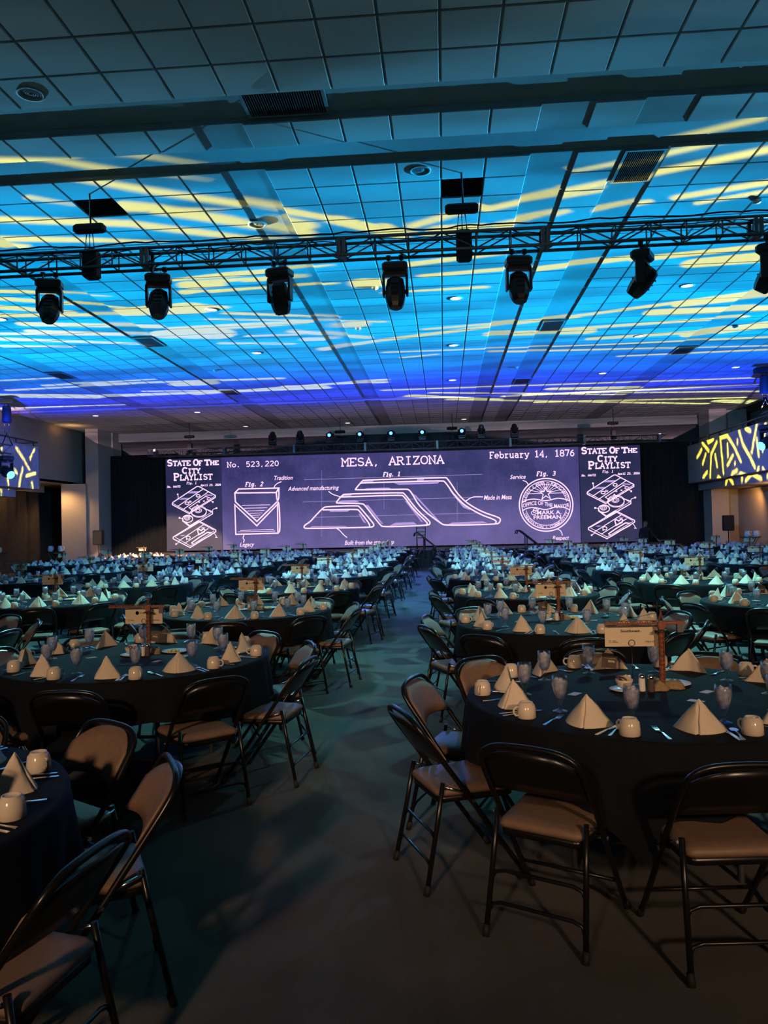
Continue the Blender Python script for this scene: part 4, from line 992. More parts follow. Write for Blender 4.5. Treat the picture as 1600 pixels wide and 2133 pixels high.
# ================================================================ LED SCREENS
YS = 35.0
def ribbon(mb, pts, hw, closed, y):
    P = [Vector((p[0], 0, p[1])) for p in pts]
    if closed and (P[0]-P[-1]).length < 1e-4: P.pop()
    n = len(P)
    if n < 2: return
    Lf, Rt = [], []
    for i in range(n):
        a = P[i-1] if (i or closed) else None
        c = P[(i+1) % n] if (i < n-1 or closed) else None
        d0 = (P[i]-a).normalized() if a is not None and (P[i]-a).length > 1e-6 else None
        d1 = (c-P[i]).normalized() if c is not None and (c-P[i]).length > 1e-6 else None
        d0 = d0 or d1; d1 = d1 or d0
        t = d0+d1
        t = d0 if t.length < 0.2 else t.normalized()
        nr = Vector((-t.z, 0, t.x))
        k = hw/max(0.45, abs(nr.dot(Vector((-d0.z, 0, d0.x)))))
        Lf.append(P[i]+nr*k); Rt.append(P[i]-nr*k)
    vs = [(p.x, y, p.z) for p in Lf]+[(p.x, y, p.z) for p in Rt]
    fs = []
    for i in range(n if closed else n-1):
        j = (i+1) % n
        fs.append((i, n+i, n+j, j))
    mb.add(vs, fs)

def arc(cx, cz, rx, rz, a0, a1, n=10):
    return [(cx+rx*math.cos(math.radians(a0+(a1-a0)*i/n)), cz+rz*math.sin(math.radians(a0+(a1-a0)*i/n))) for i in range(n+1)]
# a monoline typewriter alphabet (width about 0.6, capital height 1)
def _s(x0, x1, z): return [(x0, z), (x1, z)]
GL = {
 '0': [arc(.3, .5, .22, .5, 90, 450, 16)], '1': [[(.12, .82), (.3, 1), (.3, 0)], _s(.1, .5, 0)],
 '2': [arc(.3, .74, .2, .26, 165, -20, 9)+[(.08, 0), (.53, 0)]], '3': [arc(.28, .76, .2, .24, 150, -80, 9)+arc(.28, .27, .23, .27, 80, -150, 10)],
 '4': [[(.42, 0), (.42, 1), (.06, .3), (.54, .3)], _s(.28, .54, 0)], '5': [[(.48, 1), (.14, 1), (.12, .55)]+arc(.28, .31, .22, .31, 115, -150, 10)],
 '6': [[(.46, .98), (.28, .85), (.14, .6)]+arc(.3, .3, .2, .3, 165, 525, 14)], '7': [[(.08, .88), (.08, 1), (.52, 1), (.26, 0)]],
 '8': [arc(.3, .76, .19, .24, 90, 450, 12), arc(.3, .27, .23, .27, 90, 450, 12)],
 '.': [arc(.25, .05, .03, .03, 0, 360, 6)], ',': [[(.28, .12), (.18, -.18)]],
 'A': [[(.06, 0), (.3, 1), (.54, 0)], _s(.15, .45, .36), _s(-.02, .18, 0), _s(.42, .62, 0)],
 'C': [arc(.32, .5, .25, .5, 45, 315, 14), [(.5, .8), (.5, 1)]], 'E': [[(.12, 0), (.12, 1)], [(.02, 1), (.52, 1), (.52, .8)], [(.02, 0), (.54, 0), (.54, .22)], _s(.12, .38, .5)],
 'F': [[(.14, 0), (.14, 1)], [(.03, 1), (.54, 1), (.54, .8)], _s(.03, .32, 0), _s(.14, .4, .5)], 'H': [[(.1, 0), (.1, 1)], [(.5, 0), (.5, 1)], _s(.1, .5, .5), _s(0, .22, 0), _s(.38, .6, 0), _s(0, .22, 1), _s(.38, .6, 1)],
 'I': [[(.3, 0), (.3, 1)], _s(.12, .48, 1), _s(.12, .48, 0)], 'L': [[(.16, 0), (.16, 1)], _s(.04, .34, 1), [(.04, 0), (.54, 0), (.54, .26)]],
 'M': [[(.08, 0), (.08, 1), (.3, .45), (.52, 1), (.52, 0)], _s(-.02, .2, 0), _s(.4, .62, 0), _s(-.02, .08, 1), _s(.52, .62, 1)],
 'N': [[(.1, 0), (.1, 1), (.5, 0), (.5, 1)], _s(0, .22, 0), _s(-.02, .1, 1), _s(.38, .62, 1)], 'O': [arc(.3, .5, .26, .5, 90, 450, 16)],
 'P': [[(.12, 0), (.12, 1)], [(.02, 1), (.32, 1)]+arc(.32, .74, .2, .26, 90, -90, 8)+[(.12, .48)], _s(.02, .32, 0)],
 'R': [[(.1, 0), (.1, 1)], [(0, 1), (.3, 1)]+arc(.3, .75, .18, .25, 90, -90, 8)+[(.1, .5)], [(.3, .5), (.5, 0), (.62, 0)], _s(0, .26, 0)],
 'S': [arc(.3, .75, .2, .25, 20, 230, 9)+[(.42, .45)]+arc(.29, .26, .22, .26, 50, -160, 9)], 'T': [[(.3, 0), (.3, 1)], [(.04, .78), (.04, 1), (.56, 1), (.56, .78)], _s(.15, .45, 0)],
 'Y': [[(.08, 1), (.3, .48), (.52, 1)], [(.3, .48), (.3, 0)], _s(.15, .45, 0), _s(-.02, .2, 1), _s(.4, .62, 1)], 'Z': [[(.1, .8), (.1, 1), (.5, 1), (.08, 0), (.52, 0), (.52, .22)]],
 'a': [arc(.28, .5, .17, .16, 160, 0, 6)+[(.45, 0), (.55, 0)], arc(.27, .19, .18, .19, 60, 330, 10)], 'b': [[(.02, 1), (.12, 1), (.12, 0)], arc(.32, .32, .21, .32, 90, 450, 12)],
 'e': [[(.08, .34), (.52, .34)]+arc(.3, .33, .22, .33, 10, 310, 12)], 'g': [arc(.27, .36, .19, .28, 90, 450, 12), [(.56, .64), (.46, .64), (.46, -.05)]+arc(.29, -.08, .17, .18, 10, -150, 7)],
 'i': [[(.12, .64), (.3, .64), (.3, 0)], _s(.08, .52, 0), arc(.29, .88, .03, .03, 0, 360, 6)], 'l': [[(.12, 1), (.3, 1), (.3, 0)], _s(.08, .52, 0)],
 'o': [arc(.3, .32, .22, .32, 90, 450, 12)], 'p': [[(.02, .64), (.12, .64), (.12, -.25)], arc(.32, .33, .2, .31, 90, 450, 12), _s(.02, .28, -.25)],
 'r': [[(.06, .64), (.2, .64), (.2, 0)], _s(.06, .42, 0), [(.2, .42)]+arc(.38, .44, .15, .2, 150, 40, 6)], 'u': [[(.02, .64), (.12, .64), (.12, .2)]+arc(.27, .2, .15, .2, 180, 300, 6)+[(.46, .2)], [(.36, .64), (.46, .64), (.46, 0), (.56, 0)]],
 'y': [[(.1, .64), (.31, .02)], [(.52, .64), (.26, -.24), (.06, -.24)], _s(.0, .2, .64), _s(.42, .62, .64)],
}
def typed(mb, text, x, z, w, h, hw, y, shear=0.0, caps=None):
    """typewriter text from x, on the baseline z, w wide, capitals h high; caps: scale of small capitals"""
    adv = []
    for ch in text:
        k = caps if (caps and ch.islower()) else 1.0
        adv.append(k)
    tot = sum(0.62*k for k in adv)-0.02
    sx = w/tot
    cx = x
    for ch, k in zip(text, adv):
        g = GL.get(ch.upper() if caps else ch)
        if g:
            for st_ in g:
                ribbon(mb, [(cx+(p[0]*sx)*k+shear*p[1]*h*k, z+p[1]*h*k) for p in st_], hw*k, False, y)
        cx += 0.62*sx*k

def font_mesh(text, size=1.0, shear=0.0, offset=0.0):
    cu = bpy.data.curves.new('t', 'FONT')
    cu.body = text; cu.size = size; cu.shear = shear; cu.offset = offset; cu.resolution_u = 3
    ob = bpy.data.objects.new('t', cu)
    link(ob)
    dg = bpy.context.evaluated_depsgraph_get()
    me = bpy.data.meshes.new_from_object(ob.evaluated_get(dg))
    bpy.data.objects.remove(ob); bpy.data.curves.remove(cu)
    v = [tuple(p.co) for p in me.vertices]; f = [tuple(p.vertices) for p in me.polygons]
    bpy.data.meshes.remove(me)
    return v, f
def printed(mb, text, x, z, w, h, y, shear=0.0, bold=0.0, fy=None):
    v, f = font_mesh(text, 1.0, shear, bold)
    x0, x1 = min(p[0] for p in v), max(p[0] for p in v)
    caph = 0.73
    mb.add([(x+(p[0]-x0)/(x1-x0)*w, y, z+p[1]/caph*h) for p in v], f)

def screen(name, x0, x1, z0, z1, m, label):
    t = tag(empty(name, ((x0+x1)/2, YS, z0)), label, 'screen')
    MB().box((0, 0.06, (z1-z0)/2), (x1-x0, 0.12, z1-z0)).build('display', m, t)
    MB().box((0, 0.20, (z1-z0)/2), (x1-x0-0.1, 0.14, z1-z0-0.1)).build('frame', M_blackm, t)
    return t
ZT, ZB = 5.03, 0.80
main = screen('led_wall', -10.08, 6.02, ZB, ZT, M_screen, 'wide purple LED wall showing white line drawings and MESA, ARIZONA')
left_scr = screen('led_side_screen', -12.70, -10.10, ZB, ZT, M_screen2, 'dark blue side screen with cassette drawing, left of LED wall')
right_scr = screen('led_side_screen', 6.06, 8.68, ZB, ZT, M_screen2, 'dark blue side screen with cassette drawing, right of LED wall')
YP, YQ = YS-0.006, YS-0.003
def on(parent, mb, name, m):
    o = mb.build(name, m)
    o.parent = parent
    o.matrix_parent_inverse = Matrix.Translation(parent.location).inverted()
    return o
def rounded(p, closed, times=2):
    for _ in range(times):
        q = [] if closed else [p[0]]
        for i in range(len(p) if closed else len(p)-1):
            a_, b_ = p[i], p[(i+1) % len(p)]
            q.append((a_[0]*.75+b_[0]*.25, a_[1]*.75+b_[1]*.25)); q.append((a_[0]*.25+b_[0]*.75, a_[1]*.25+b_[1]*.75))
        if not closed: q.append(p[-1])
        p = q
    return p
b, c = MB(), MB()
for i, (hw, cl, p) in enumerate(SCREEN_LINES):
    if i and hw > 0.018 and ((cl and len(p) >= 10) or (not cl and len(p) in (4, 5, 7, 8) and p[0][0] > -7.9)): p = rounded(p, bool(cl))
    ribbon(c if hw < 0.011 else b, p, hw, bool(cl), YP if hw >= 0.011 else YQ)
on(main, b, 'line_drawing', M_line); on(main, c, 'guide_line', M_faint)
b = MB()
for q in SCREEN_HATCH: b.add([(p[0], YQ, p[1]) for p in q], [tuple(range(len(q)))])
on(main, b, 'hatching', M_hatch)
for k, hw in (('No. 523,220', .019), ('MESA, ARIZONA', .028), ('February 14, 1876', .022)):
    b = MB(); x, z, w, h = SCREEN_TEXT[k]; typed(b, k, x, z, w, h, hw, YP); on(main, b, 'lettering', M_line)
for k in ('Fig. 1', 'Fig. 2', 'Fig. 3'):
    b = MB(); x, z, w, h = SCREEN_TEXT[k]; typed(b, k, x, z, w, h*0.9, .020, YP, 0.22); on(main, b, 'lettering', M_line)
for k in ('Tradition', 'Advanced manufacturing', 'Made in Mesa', 'Built from the ground up', 'Legacy', 'Service', 'Respect'):
    b = MB(); x, z, w, h = SCREEN_TEXT[k]; printed(b, k, x, z, w, h, YP, 0.28, 0.012); on(main, b, 'lettering', M_line)
# the round seal
b = MB()
sx_, sz_ = SEAL_CENTRE
for r, hw in ((1.0, .026), (.905, .018), (.775, .012)):
    if r > 0.8: ribbon(b, arc(sx_, sz_, SEAL_RADIUS*r, SEAL_RADIUS*r, 0, 360, 64)[:-1], hw, True, YP)
    else:
        ribbon(b, arc(sx_, sz_, SEAL_RADIUS*r, SEAL_RADIUS*r, 8, 172, 40), hw, False, YP)
        ribbon(b, arc(sx_, sz_, SEAL_RADIUS*r, SEAL_RADIUS*r, 195, 345, 40), hw, False, YP)
for hw, cl, p in SEAL_LINES: ribbon(b, rounded(p, False) if len(p) in (4, 12) else p, hw, bool(cl), YP)
on(main, b, 'seal_drawing', M_line)
def round_text(mb, text, a0, a1, r, h, inward):
    n = len(text)
    for i, ch in enumerate(text):
        if ch == ' ': continue
        a = math.radians(a0+(a1-a0)*(i+0.5)/n)
        v, f = font_mesh(ch, 1.0, 0, 0.014)
        xm = (min(p[0] for p in v)+max(p[0] for p in v))/2
        up = Vector((math.cos(a), math.sin(a)))*(-1 if inward else 1)
        rt = Vector((up.y, -up.x))
        ctr = Vector((sx_+r*math.cos(a), sz_+r*math.sin(a)))
        mb.add([((ctr+rt*(p[0]-xm)*h/0.73+up*(p[1]/0.73-0.5)*h)[0], YP, (ctr+rt*(p[0]-xm)*h/0.73+up*(p[1]/0.73-0.5)*h)[1]) for p in v], f)
b = MB()
rr = SEAL_RADIUS*0.84
round_text(b, 'ELEVATE', 172, 132, rr, .11, False)
round_text(b, 'WATER', 115, 92, rr, .11, False)
round_text(b, 'PUBLIC SAFETY', 76, 12, rr, .11, False)
round_text(b, 'INNOVATION', 200, 262, rr, .11, True)
round_text(b, 'COMMUNITY', 278, 340, rr, .11, True)
for a in (124, 84, 270):
    ribbon(b, arc(sx_+rr*math.cos(math.radians(a)), sz_+rr*math.sin(math.radians(a)), .012, .012, 0, 360, 8), .012, True, YP)
v, f = font_mesh('OFFICE OF THE MAYOR', 1.0, 0, 0.016)
x0_, x1_ = min(p[0] for p in v), max(p[0] for p in v)
x, z, w, h = SCREEN_TEXT['OFFICE OF THE MAYOR']
b.add([(x+0.02+(p[0]-x0_)/(x1_-x0_)*(w-0.06), YP, z-0.01+p[1]/0.73*h*1.15+0.085*math.sin(2*PI*((p[0]-x0_)/(x1_-x0_)*0.98-0.02)*1.02-0.2)) for p in v], f)
for k in ('MARK A.', 'FREEMAN'):
    x, z, w, h = SCREEN_TEXT[k]; printed(b, k, x, z, w, h, YP, 0, 0.02)
on(main, b, 'lettering', M_line)
# the cassette on both side screens
def tape(parent, dx):
    b = MB()
    for hw, cl, p in TAPE_LINES: ribbon(b, [(q[0]+dx, q[1]) for q in p], hw, bool(cl), YP)
    on(parent, b, 'line_drawing', M_line)
    b = MB()
    for q in TAPE_HATCH: b.add([(p[0]+dx, YQ, p[1]) for p in q], [tuple(range(len(q)))])
    on(parent, b, 'hatching', M_hatch)
    for k in ('State', 'Of', 'The', 'City', 'Playlist'):
        b = MB(); x, z, w, h = TAPE_TEXT[k]; typed(b, k, x+dx+0.02, z+0.02, w-0.06, h*0.86, .034, YP, 0, 0.76); on(parent, b, 'lettering', M_line)
    for k in ('Fig. 1', 'No. 04472', 'April 23, 2026'):
        b = MB(); x, z, w, h = TAPE_TEXT[k]; typed(b, k, x+dx, z, w, h, .011, YP, 0.15); on(parent, b, 'lettering', M_line)
tape(right_scr, 0.03); tape(left_scr, -18.73)

# ================================================================ TABLES AND CHAIRS
TR = 0.915           # table radius
TZ = 0.760           # top of the cloth
COLS = [
    ('left aisle column', -2.20, 2.35, 10, -85), ('second column left of aisle', -5.30, 7.05, 8, -80), ('third column left of aisle', -8.40, 14.75, 6, -88), ('fourth column left of aisle', -11.50, 22.55, 3, -84),
    ('right aisle column', 1.02, 4.13, 9, -88), ('second column right of aisle', 3.75, 5.72, 9, -86), ('third column right of aisle', 6.50, 10.33, 7, -90), ('fourth column right of aisle', 9.25, 15.02, 5, -84)]
PITCH_Y = 3.10
TABLES = []
for ci, (cn, x, y0, n, a0) in enumerate(COLS):
    idx = 0
    for i in range(n):
        y = y0+PITCH_Y*i
        if y > 30.4: continue
        if not any(seen((x+dx, y+dy, z), 40) for dx in (-1.1, 0, 1.1) for dy in (-1.1, 0, 1.1) for z in (0.5, 1.0)): continue
        idx += 1
        rj = random.Random(ci*100+i)
        TABLES.append(dict(x=x+(0 if y < 9 else rj.uniform(-.05, .05)), y=y+(0 if y < 9 else rj.uniform(-.06, .06)), a0=a0+(0 if y < 9 else rj.uniform(-9, 9)), col=cn, ordn=ORD[idx], rng=rj))
TABLES.sort(key=lambda t: t['x']**2+t['y']**2)

# ---- cloth: a square cloth over a round top, corners hanging lower
def cloth_mb():
    n = 120
    prof = [(0.0, 0), (0.45, 0), (0.80, 0), (TR-0.012, 0.0), (TR, -0.004), (TR+0.006, -0.018)]
    hang = [0.15, 0.4, 0.7, 1.0]
    vs, fs = [(0, 0, TZ)], []
    rows = len(prof)-1+len(hang)
    for k in range(n):
        a = 2*PI*k/n
        c4 = abs(((a/(PI/2)) % 1)-0.5)*2       # 1 at a corner, 0 midway
        Lh = 0.250+0.20*c4**4+0.012*math.sin(7*a)
        for r, dz in prof[1:]:
            vs.append((r*math.cos(a), r*math.sin(a), TZ+dz))
        for h in hang:
            fold = 0.020*h*math.sin(a*23+0.8*math.sin(3*a))+0.012*h*math.sin(a*11+1)
            r = TR+0.008+0.02*h+fold+0.05*h*c4**4
            vs.append((r*math.cos(a), r*math.sin(a), TZ-0.018-Lh*h))
    for k in range(n):
        l = (k+1) % n
        fs.append((0, 1+k*rows, 1+l*rows))
        for i in range(rows-1):
            fs.append((1+k*rows+i, 1+k*rows+i+1, 1+l*rows+i+1, 1+l*rows+i))
    return MB().add(vs, fs, True)
cloth_me = cloth_mb().mesh('tablecloth', M_cloth)
top_me = MB().lathe([(0.0, TZ-0.035), (TR-0.012, TZ-0.035), (TR-0.006, TZ-0.028), (TR-0.006, TZ-0.012), (TR-0.012, TZ-0.006), (0.0, TZ-0.006)], 40, smooth=False).mesh('table_top', M_stage)
leg_me = MB().tube([(0, 0, 0.0), (0, 0, TZ-0.035)], 0.016, 6).mesh('leg', M_grey)
brace_me = MB().tube([(-0.3, 0, 0.12), (0.3, 0, 0.12)], 0.012, 6).tube([(-0.3, 0, 0.6), (0.3, 0, 0.6)], 0.012, 6).mesh('leg_brace', M_grey)

# ---- folding chair: origin on the floor under the seat, facing +y
def chair_parts():
    P = {}
    W = 0.215
    def side(s):
        return [(s*W, 0.25, 0.0), (s*W, 0.10, 0.205), (s*W, -0.03, 0.39), (s*W, -0.17, 0.585), (s*(W-0.005), -0.265, 0.715), (s*(W-0.03), -0.287, 0.755), (s*(W-0.085), -0.297, 0.782)]
    path = side(-1)+[(0, -0.299, 0.788)]+side(1)[::-1]
    for _ in range(2):    # round the corners of the bent tube
        q_ = [path[0]]
        for a_, b_ in zip(path[:-1], path[1:]):
            a_, b_ = Vector(a_), Vector(b_)
            q_ += [a_*0.75+b_*0.25, a_*0.25+b_*0.75]
        path = q_+[path[-1]]
    P['frame'] = (MB().tube(path, 0.0125, 7), M_frame)
    P['leg'] = [(MB().tube([(s*(W-0.028), -0.165, 0.485), (s*(W-0.022), -0.20, 0.30), (s*(W-0.010), -0.265, 0.0)], 0.0115, 7), M_frame) for s in (-1, 1)]
    st_ = []
    for z, q in ((0.135, 0.05), (0.255, 0.04)):
        def on_leg(zz): return W-0.010-0.04*zz, -0.265+0.2167*zz
        (xa, ya), (xb, yb_) = on_leg(z-q), on_leg(z)
        st_.append((MB().tube([(-xa, ya, z-q), (-xa+0.016, yb_, z-0.012), (-xb+0.05, yb_, z), (xb-0.05, yb_, z), (xa-0.016, yb_, z-0.012), (xa, ya, z-q)], 0.008, 6), M_frame))
    yf = 0.25-0.16*0.73
    st_.append((MB().tube([(-W, yf, 0.16), (W, yf, 0.16)], 0.008, 6), M_frame))
    P['stretcher'] = st_
    # padded seat
    def outline(k=0.0):
        w0, w1, yb, yf_ = 0.175-k, 0.195-k, -0.185+k, 0.205-k
        c = 0.055
        pts = []
        for cx, cy, a0, a1 in ((w1-c, yf_-c, 0, 90), (-(w1-c), yf_-c, 90, 180), (-(w0-c*0.6), yb+c*0.6, 180, 270), (w0-c*0.6, yb+c*0.6, 270, 360)):
            rr = c if cy > 0 else c*0.6
            for i in range(5):
                an = math.radians(a0+(a1-a0)*i/4)
                pts.append((cx+rr*math.cos(an), cy+rr*math.sin(an)))
        return pts
    def slab(levels):
        vs, fs = [], []
        n = None
        for k, z in levels:
            o = outline(k); n = len(o)
            vs += [(x, y, z+0.02*max(0, y)*0.6) for x, y in o]
        for i in range(len(levels)-1):
            for k in range(n):
                l = (k+1) % n
                fs.append((i*n+k, i*n+l, i*n+n+l, i*n+n+k))
        fs.append(tuple(range(n-1, -1, -1)))
        q = (len(levels)-1)*n
        fs.append(tuple(q+k for k in range(n)))
        return MB().add(vs, fs, True)
    P['seat'] = (slab([(0.0, 0.418), (-0.004, 0.432), (0.002, 0.446), (0.016, 0.455), (0.06, 0.460)]), M_vinyl)
    P['seat_pan'] = (slab([(0.012, 0.385), (0.004, 0.388), (0.004, 0.4175)]), M_frame)
    # back panel: arched top, curved, cushion in front and metal shell behind
    def back(dy0, dy1, inset, bulge):
        n = 14
        vs, fs = [], []
        rows = 5
        for i in range(n+1):
            u = i/n*2-1
            top = 0.772-inset-0.075*abs(u)**3.2
            bot = 0.565+inset+0.018*(1-u*u)
            x = u*(W-0.006-inset)
            for r in range(rows):
                z = bot+(top-bot)*r/(rows-1)
                y = -0.165-(z-0.585)*0.68+0.035*(u*u-1)
                e = 1-abs(2*r/(rows-1)-1)**2
                vs.append((x, y+dy0, z))
                vs.append((x, y+dy1+bulge*e*(1-u**4), z))
        def I(i, r, f): return (i*rows+r)*2+f
        for i in range(n):
            for r in range(rows-1):
                fs.append((I(i, r, 0), I(i+1, r, 0), I(i+1, r+1, 0), I(i, r+1, 0)))
                fs.append((I(i, r, 1), I(i, r+1, 1), I(i+1, r+1, 1), I(i+1, r, 1)))
            fs.append((I(i, 0, 0), I(i, 0, 1), I(i+1, 0, 1), I(i+1, 0, 0)))
            fs.append((I(i, rows-1, 0), I(i+1, rows-1, 0), I(i+1, rows-1, 1), I(i, rows-1, 1)))
        for i, f in ((0, 1), (n, 0)):
            for r in range(rows-1):
                q = (I(i, r, 0), I(i, r+1, 0), I(i, r+1, 1), I(i, r, 1))
                fs.append(q if f else q[::-1])
        return MB().add(vs, fs, True)
    P['backrest'] = (back(0.004, 0.014, 0.006, 0.012), M_vinyl)
    P['back_shell'] = (back(-0.008, 0.003, 0.0, 0.0), M_frame)
    P['link'] = [(MB().tube([(s*(W-0.012), -0.165, 0.470), (s*(W-0.005), -0.075, 0.440)], 0.006, 5), M_steel) for s in (-1, 1)]
    P['foot_cap'] = [(MB().tube([p, (p[0], p[1]-0.012*q, 0.045)], 0.015, 7), M_blackm) for p, q in (((-W, 0.25, 0.0), 2.4), ((W, 0.25, 0.0), 2.4), ((-W+0.010, -0.265, 0.0), -1), ((W-0.010, -0.265, 0.0), -1))]
    P['rivet'] = [(MB().tube([(s*(W+0.016), -0.03, 0.395), (s*(W-0.03), -0.03, 0.395)], 0.010, 6), M_steel) for s in (-1, 1)]
    return P
CP = chair_parts()
CHAIR_MESHES = []
for nm, v in CP.items():
    for mb, m in (v if isinstance(v, list) else [v]):
        CHAIR_MESHES.append((nm, mb.mesh(nm, m)))
# the same chair in one mesh for the far rows
one = MB()
for nm, v in CP.items():
    if nm in ('link', 'foot_cap', 'rivet'): continue
    for mb, m in (v if isinstance(v, list) else [v]):
        k = MB().merge(mb, Matrix()); k.mi = [1 if m is M_vinyl else 0]*len(k.f)
        one.merge(k, Matrix())
chair_one = one.mesh('folding_chair', [M_frame, M_vinyl])

# ---- napkin folded into a standing pyramid
def napkin_mb(v):
    rj = random.Random(v)
    base = []
    def cv(p0, p1, p2, n):
        for i in range(n):
            t = i/n
            base.append(((1-t)**2*p0[0]+2*t*(1-t)*p1[0]+t*t*p2[0], (1-t)**2*p0[1]+2*t*(1-t)*p1[1]+t*t*p2[1]))
    cv((-.112, .045), (-.085, -.030), (-.016, -.062), 6)
    cv((-.016, -.062), (-.004, -.075), (0.0, -.050), 3)
    cv((0.0, -.050), (.004, -.075), (.016, -.062), 3)
    cv((.016, -.062), (.085, -.030), (.112, .045), 6)
    cv((.112, .045), (.06, .030), (0, .012), 5)
    cv((0, .012), (-.06, .030), (-.112, .045), 5)
    n = len(base)
    vs, fs = [], []
    H = 0.128+rj.uniform(-.006, .006)
    lv = [0, .02, .18, .4, .62, .82, .95, 1.0]
    for h in lv:
        s = (1-h)**0.92 if h < 1 else 0.0
        s = max(s, 0.02)
        notch = 1.0
        for i, (x, y) in enumerate(base):
            if 7 <= i <= 10: notch = 1-0.35*h
            else: notch = 1.0
            wv = 0.002*math.sin(9*h+i*0.7+v)
            vs.append((x*s+wv, (y*notch)*s+0.012*h+wv, H*h+0.0008))
    for r in range(len(lv)-1):
        for k in range(n):
            l = (k+1) % n
            fs.append((r*n+k, r*n+l, r*n+n+l, r*n+n+k))
    fs.append(tuple(range(n-1, -1, -1)))
    q = (len(lv)-1)*n
    fs.append(tuple(q+k for k in range(n)))
    return MB().add(vs, fs, True)
NAPKINS = [napkin_mb(v) for v in range(3)]
napkin_mes = [b.mesh('napkin', M_napkin) for b in NAPKINS]

# ---- cup turned upside down
CUPP = [(0.041, 0.0), (0.044, 0.003), (0.0435, 0.03), (0.040, 0.058), (0.033, 0.066), (0.031, 0.068), (0.030, 0.073), (0.027, 0.073), (0.026, 0.068), (0.0, 0.068)]
cup_body = MB().lathe(CUPP, 18)
cup_handle = MB().tube([(0.040, 0, 0.052), (0.056, 0, 0.053), (0.066, 0, 0.042), (0.066, 0, 0.026), (0.056, 0, 0.015), (0.042, 0, 0.016)], 0.0052, 6)
cup_me, handle_me = cup_body.mesh('body', M_china), cup_handle.mesh('handle', M_china)
cup_one = MB().merge(cup_body, Matrix()).merge(cup_handle, Matrix()).mesh('coffee_cup', M_china)

# ---- goblet of iced water
OUT = [(0.036, 0.0), (0.036, 0.004), (0.020, 0.008), (0.008, 0.014), (0.0075, 0.030), (0.012, 0.040), (0.011, 0.048), (0.020, 0.060), (0.032, 0.085), (0.0375, 0.115), (0.0375, 0.140), (0.035, 0.168)]
INN = [(0.0335, 0.168), (0.0358, 0.140), (0.0358, 0.115), (0.0300, 0.086), (0.017, 0.063), (0.0, 0.056)]
gob = MB().lathe(OUT+INN, 20)
gob_me = gob.mesh('goblet', M_glass)
wat = MB().lathe([(0.0, 0.058), (0.0165, 0.0640), (0.0292, 0.087), (0.0350, 0.115), (0.0352, 0.138), (0.0348, 0.150), (0.0, 0.150)], 18)
wat_me = wat.mesh('iced_water', M_water)
g2 = MB().merge(gob, Matrix()); k = MB().merge(wat, Matrix()); k.mi = [1]*len(k.f); g2.merge(k, Matrix())
gob_one = g2.mesh('water_goblet', [M_glass, M_water])
ice = MB()
for i, (x, y, z) in enumerate(((0.011, 0.006, 0.149), (-0.013, 0.004, 0.147), (0.002, -0.014, 0.150), (0.0, 0.002, 0.112), (0.010, -0.008, 0.10))):
    ice.bevel_box((x, y, z), (0.020, 0.019, 0.018), 0.004, Matrix.Rotation(0.7*i, 3, 'Z') @ Matrix.Rotation(0.5*i, 3, 'X'))
M_ice = mat('ice', (0.80, 0.83, 0.92), 0.25, spec=0.6)
ice_me = ice.mesh('ice', M_ice)

# ---- cutlery, lying along y with the handle end at -y
def strip(pts, t=0.0022):
    """pts: (y, half width, z)"""
    vs, fs = [], []
    for y, w, z in pts:
        vs += [(-w, y, z), (w, y, z), (w*0.8, y, z+t), (-w*0.8, y, z+t)]
    for i in range(len(pts)-1):
        for k in range(4):
            l = (k+1) % 4
            fs.append((i*4+k, i*4+l, i*4+4+l, i*4+4+k))
    fs.append((3, 2, 1, 0)); q = (len(pts)-1)*4; fs.append((q, q+1, q+2, q+3))
    return MB().add(vs, fs)
HND = [(-0.095, .006, .001), (-0.085, .0085, .001), (-0.05, .006, .002), (-0.005, .0035, .006)]
fork_b = strip(HND+[(0.03, .004, .004), (0.045, .011, .002), (0.058, .012, .003)])
for x in (-.0095, -.0032, .0032, .0095): fork_b.merge(strip([(0.056, .0018, .003), (0.08, .0016, .004), (0.096, .0010, .008)]), Matrix.Translation((x, 0, 0)))
knife_b = strip([(-0.11, .007, .001), (-0.10, .009, .001), (-0.03, .0075, .003), (-0.01, .006, .004), (0.0, .009, .003), (0.06, .010, .002), (0.095, .008, .002), (0.108, .003, .002)])
spoon_b = strip(HND+[(0.03, .0035, .005)])
sp = [(0.0, 0.0), (0.010, 0.0006), (0.016, 0.003), (0.0185, 0.007)]
sb = MB().lathe(sp, 12)
spoon_b.merge(sb, Matrix.Translation((0, 0.052, 0.0005)) @ Matrix.Scale(1.45, 4, Vector((0, 1, 0))))
CUT = {'fork': fork_b, 'knife': knife_b, 'spoon': spoon_b}
CUTM = {k: b.mesh(k, M_steel) for k, b in CUT.items()}

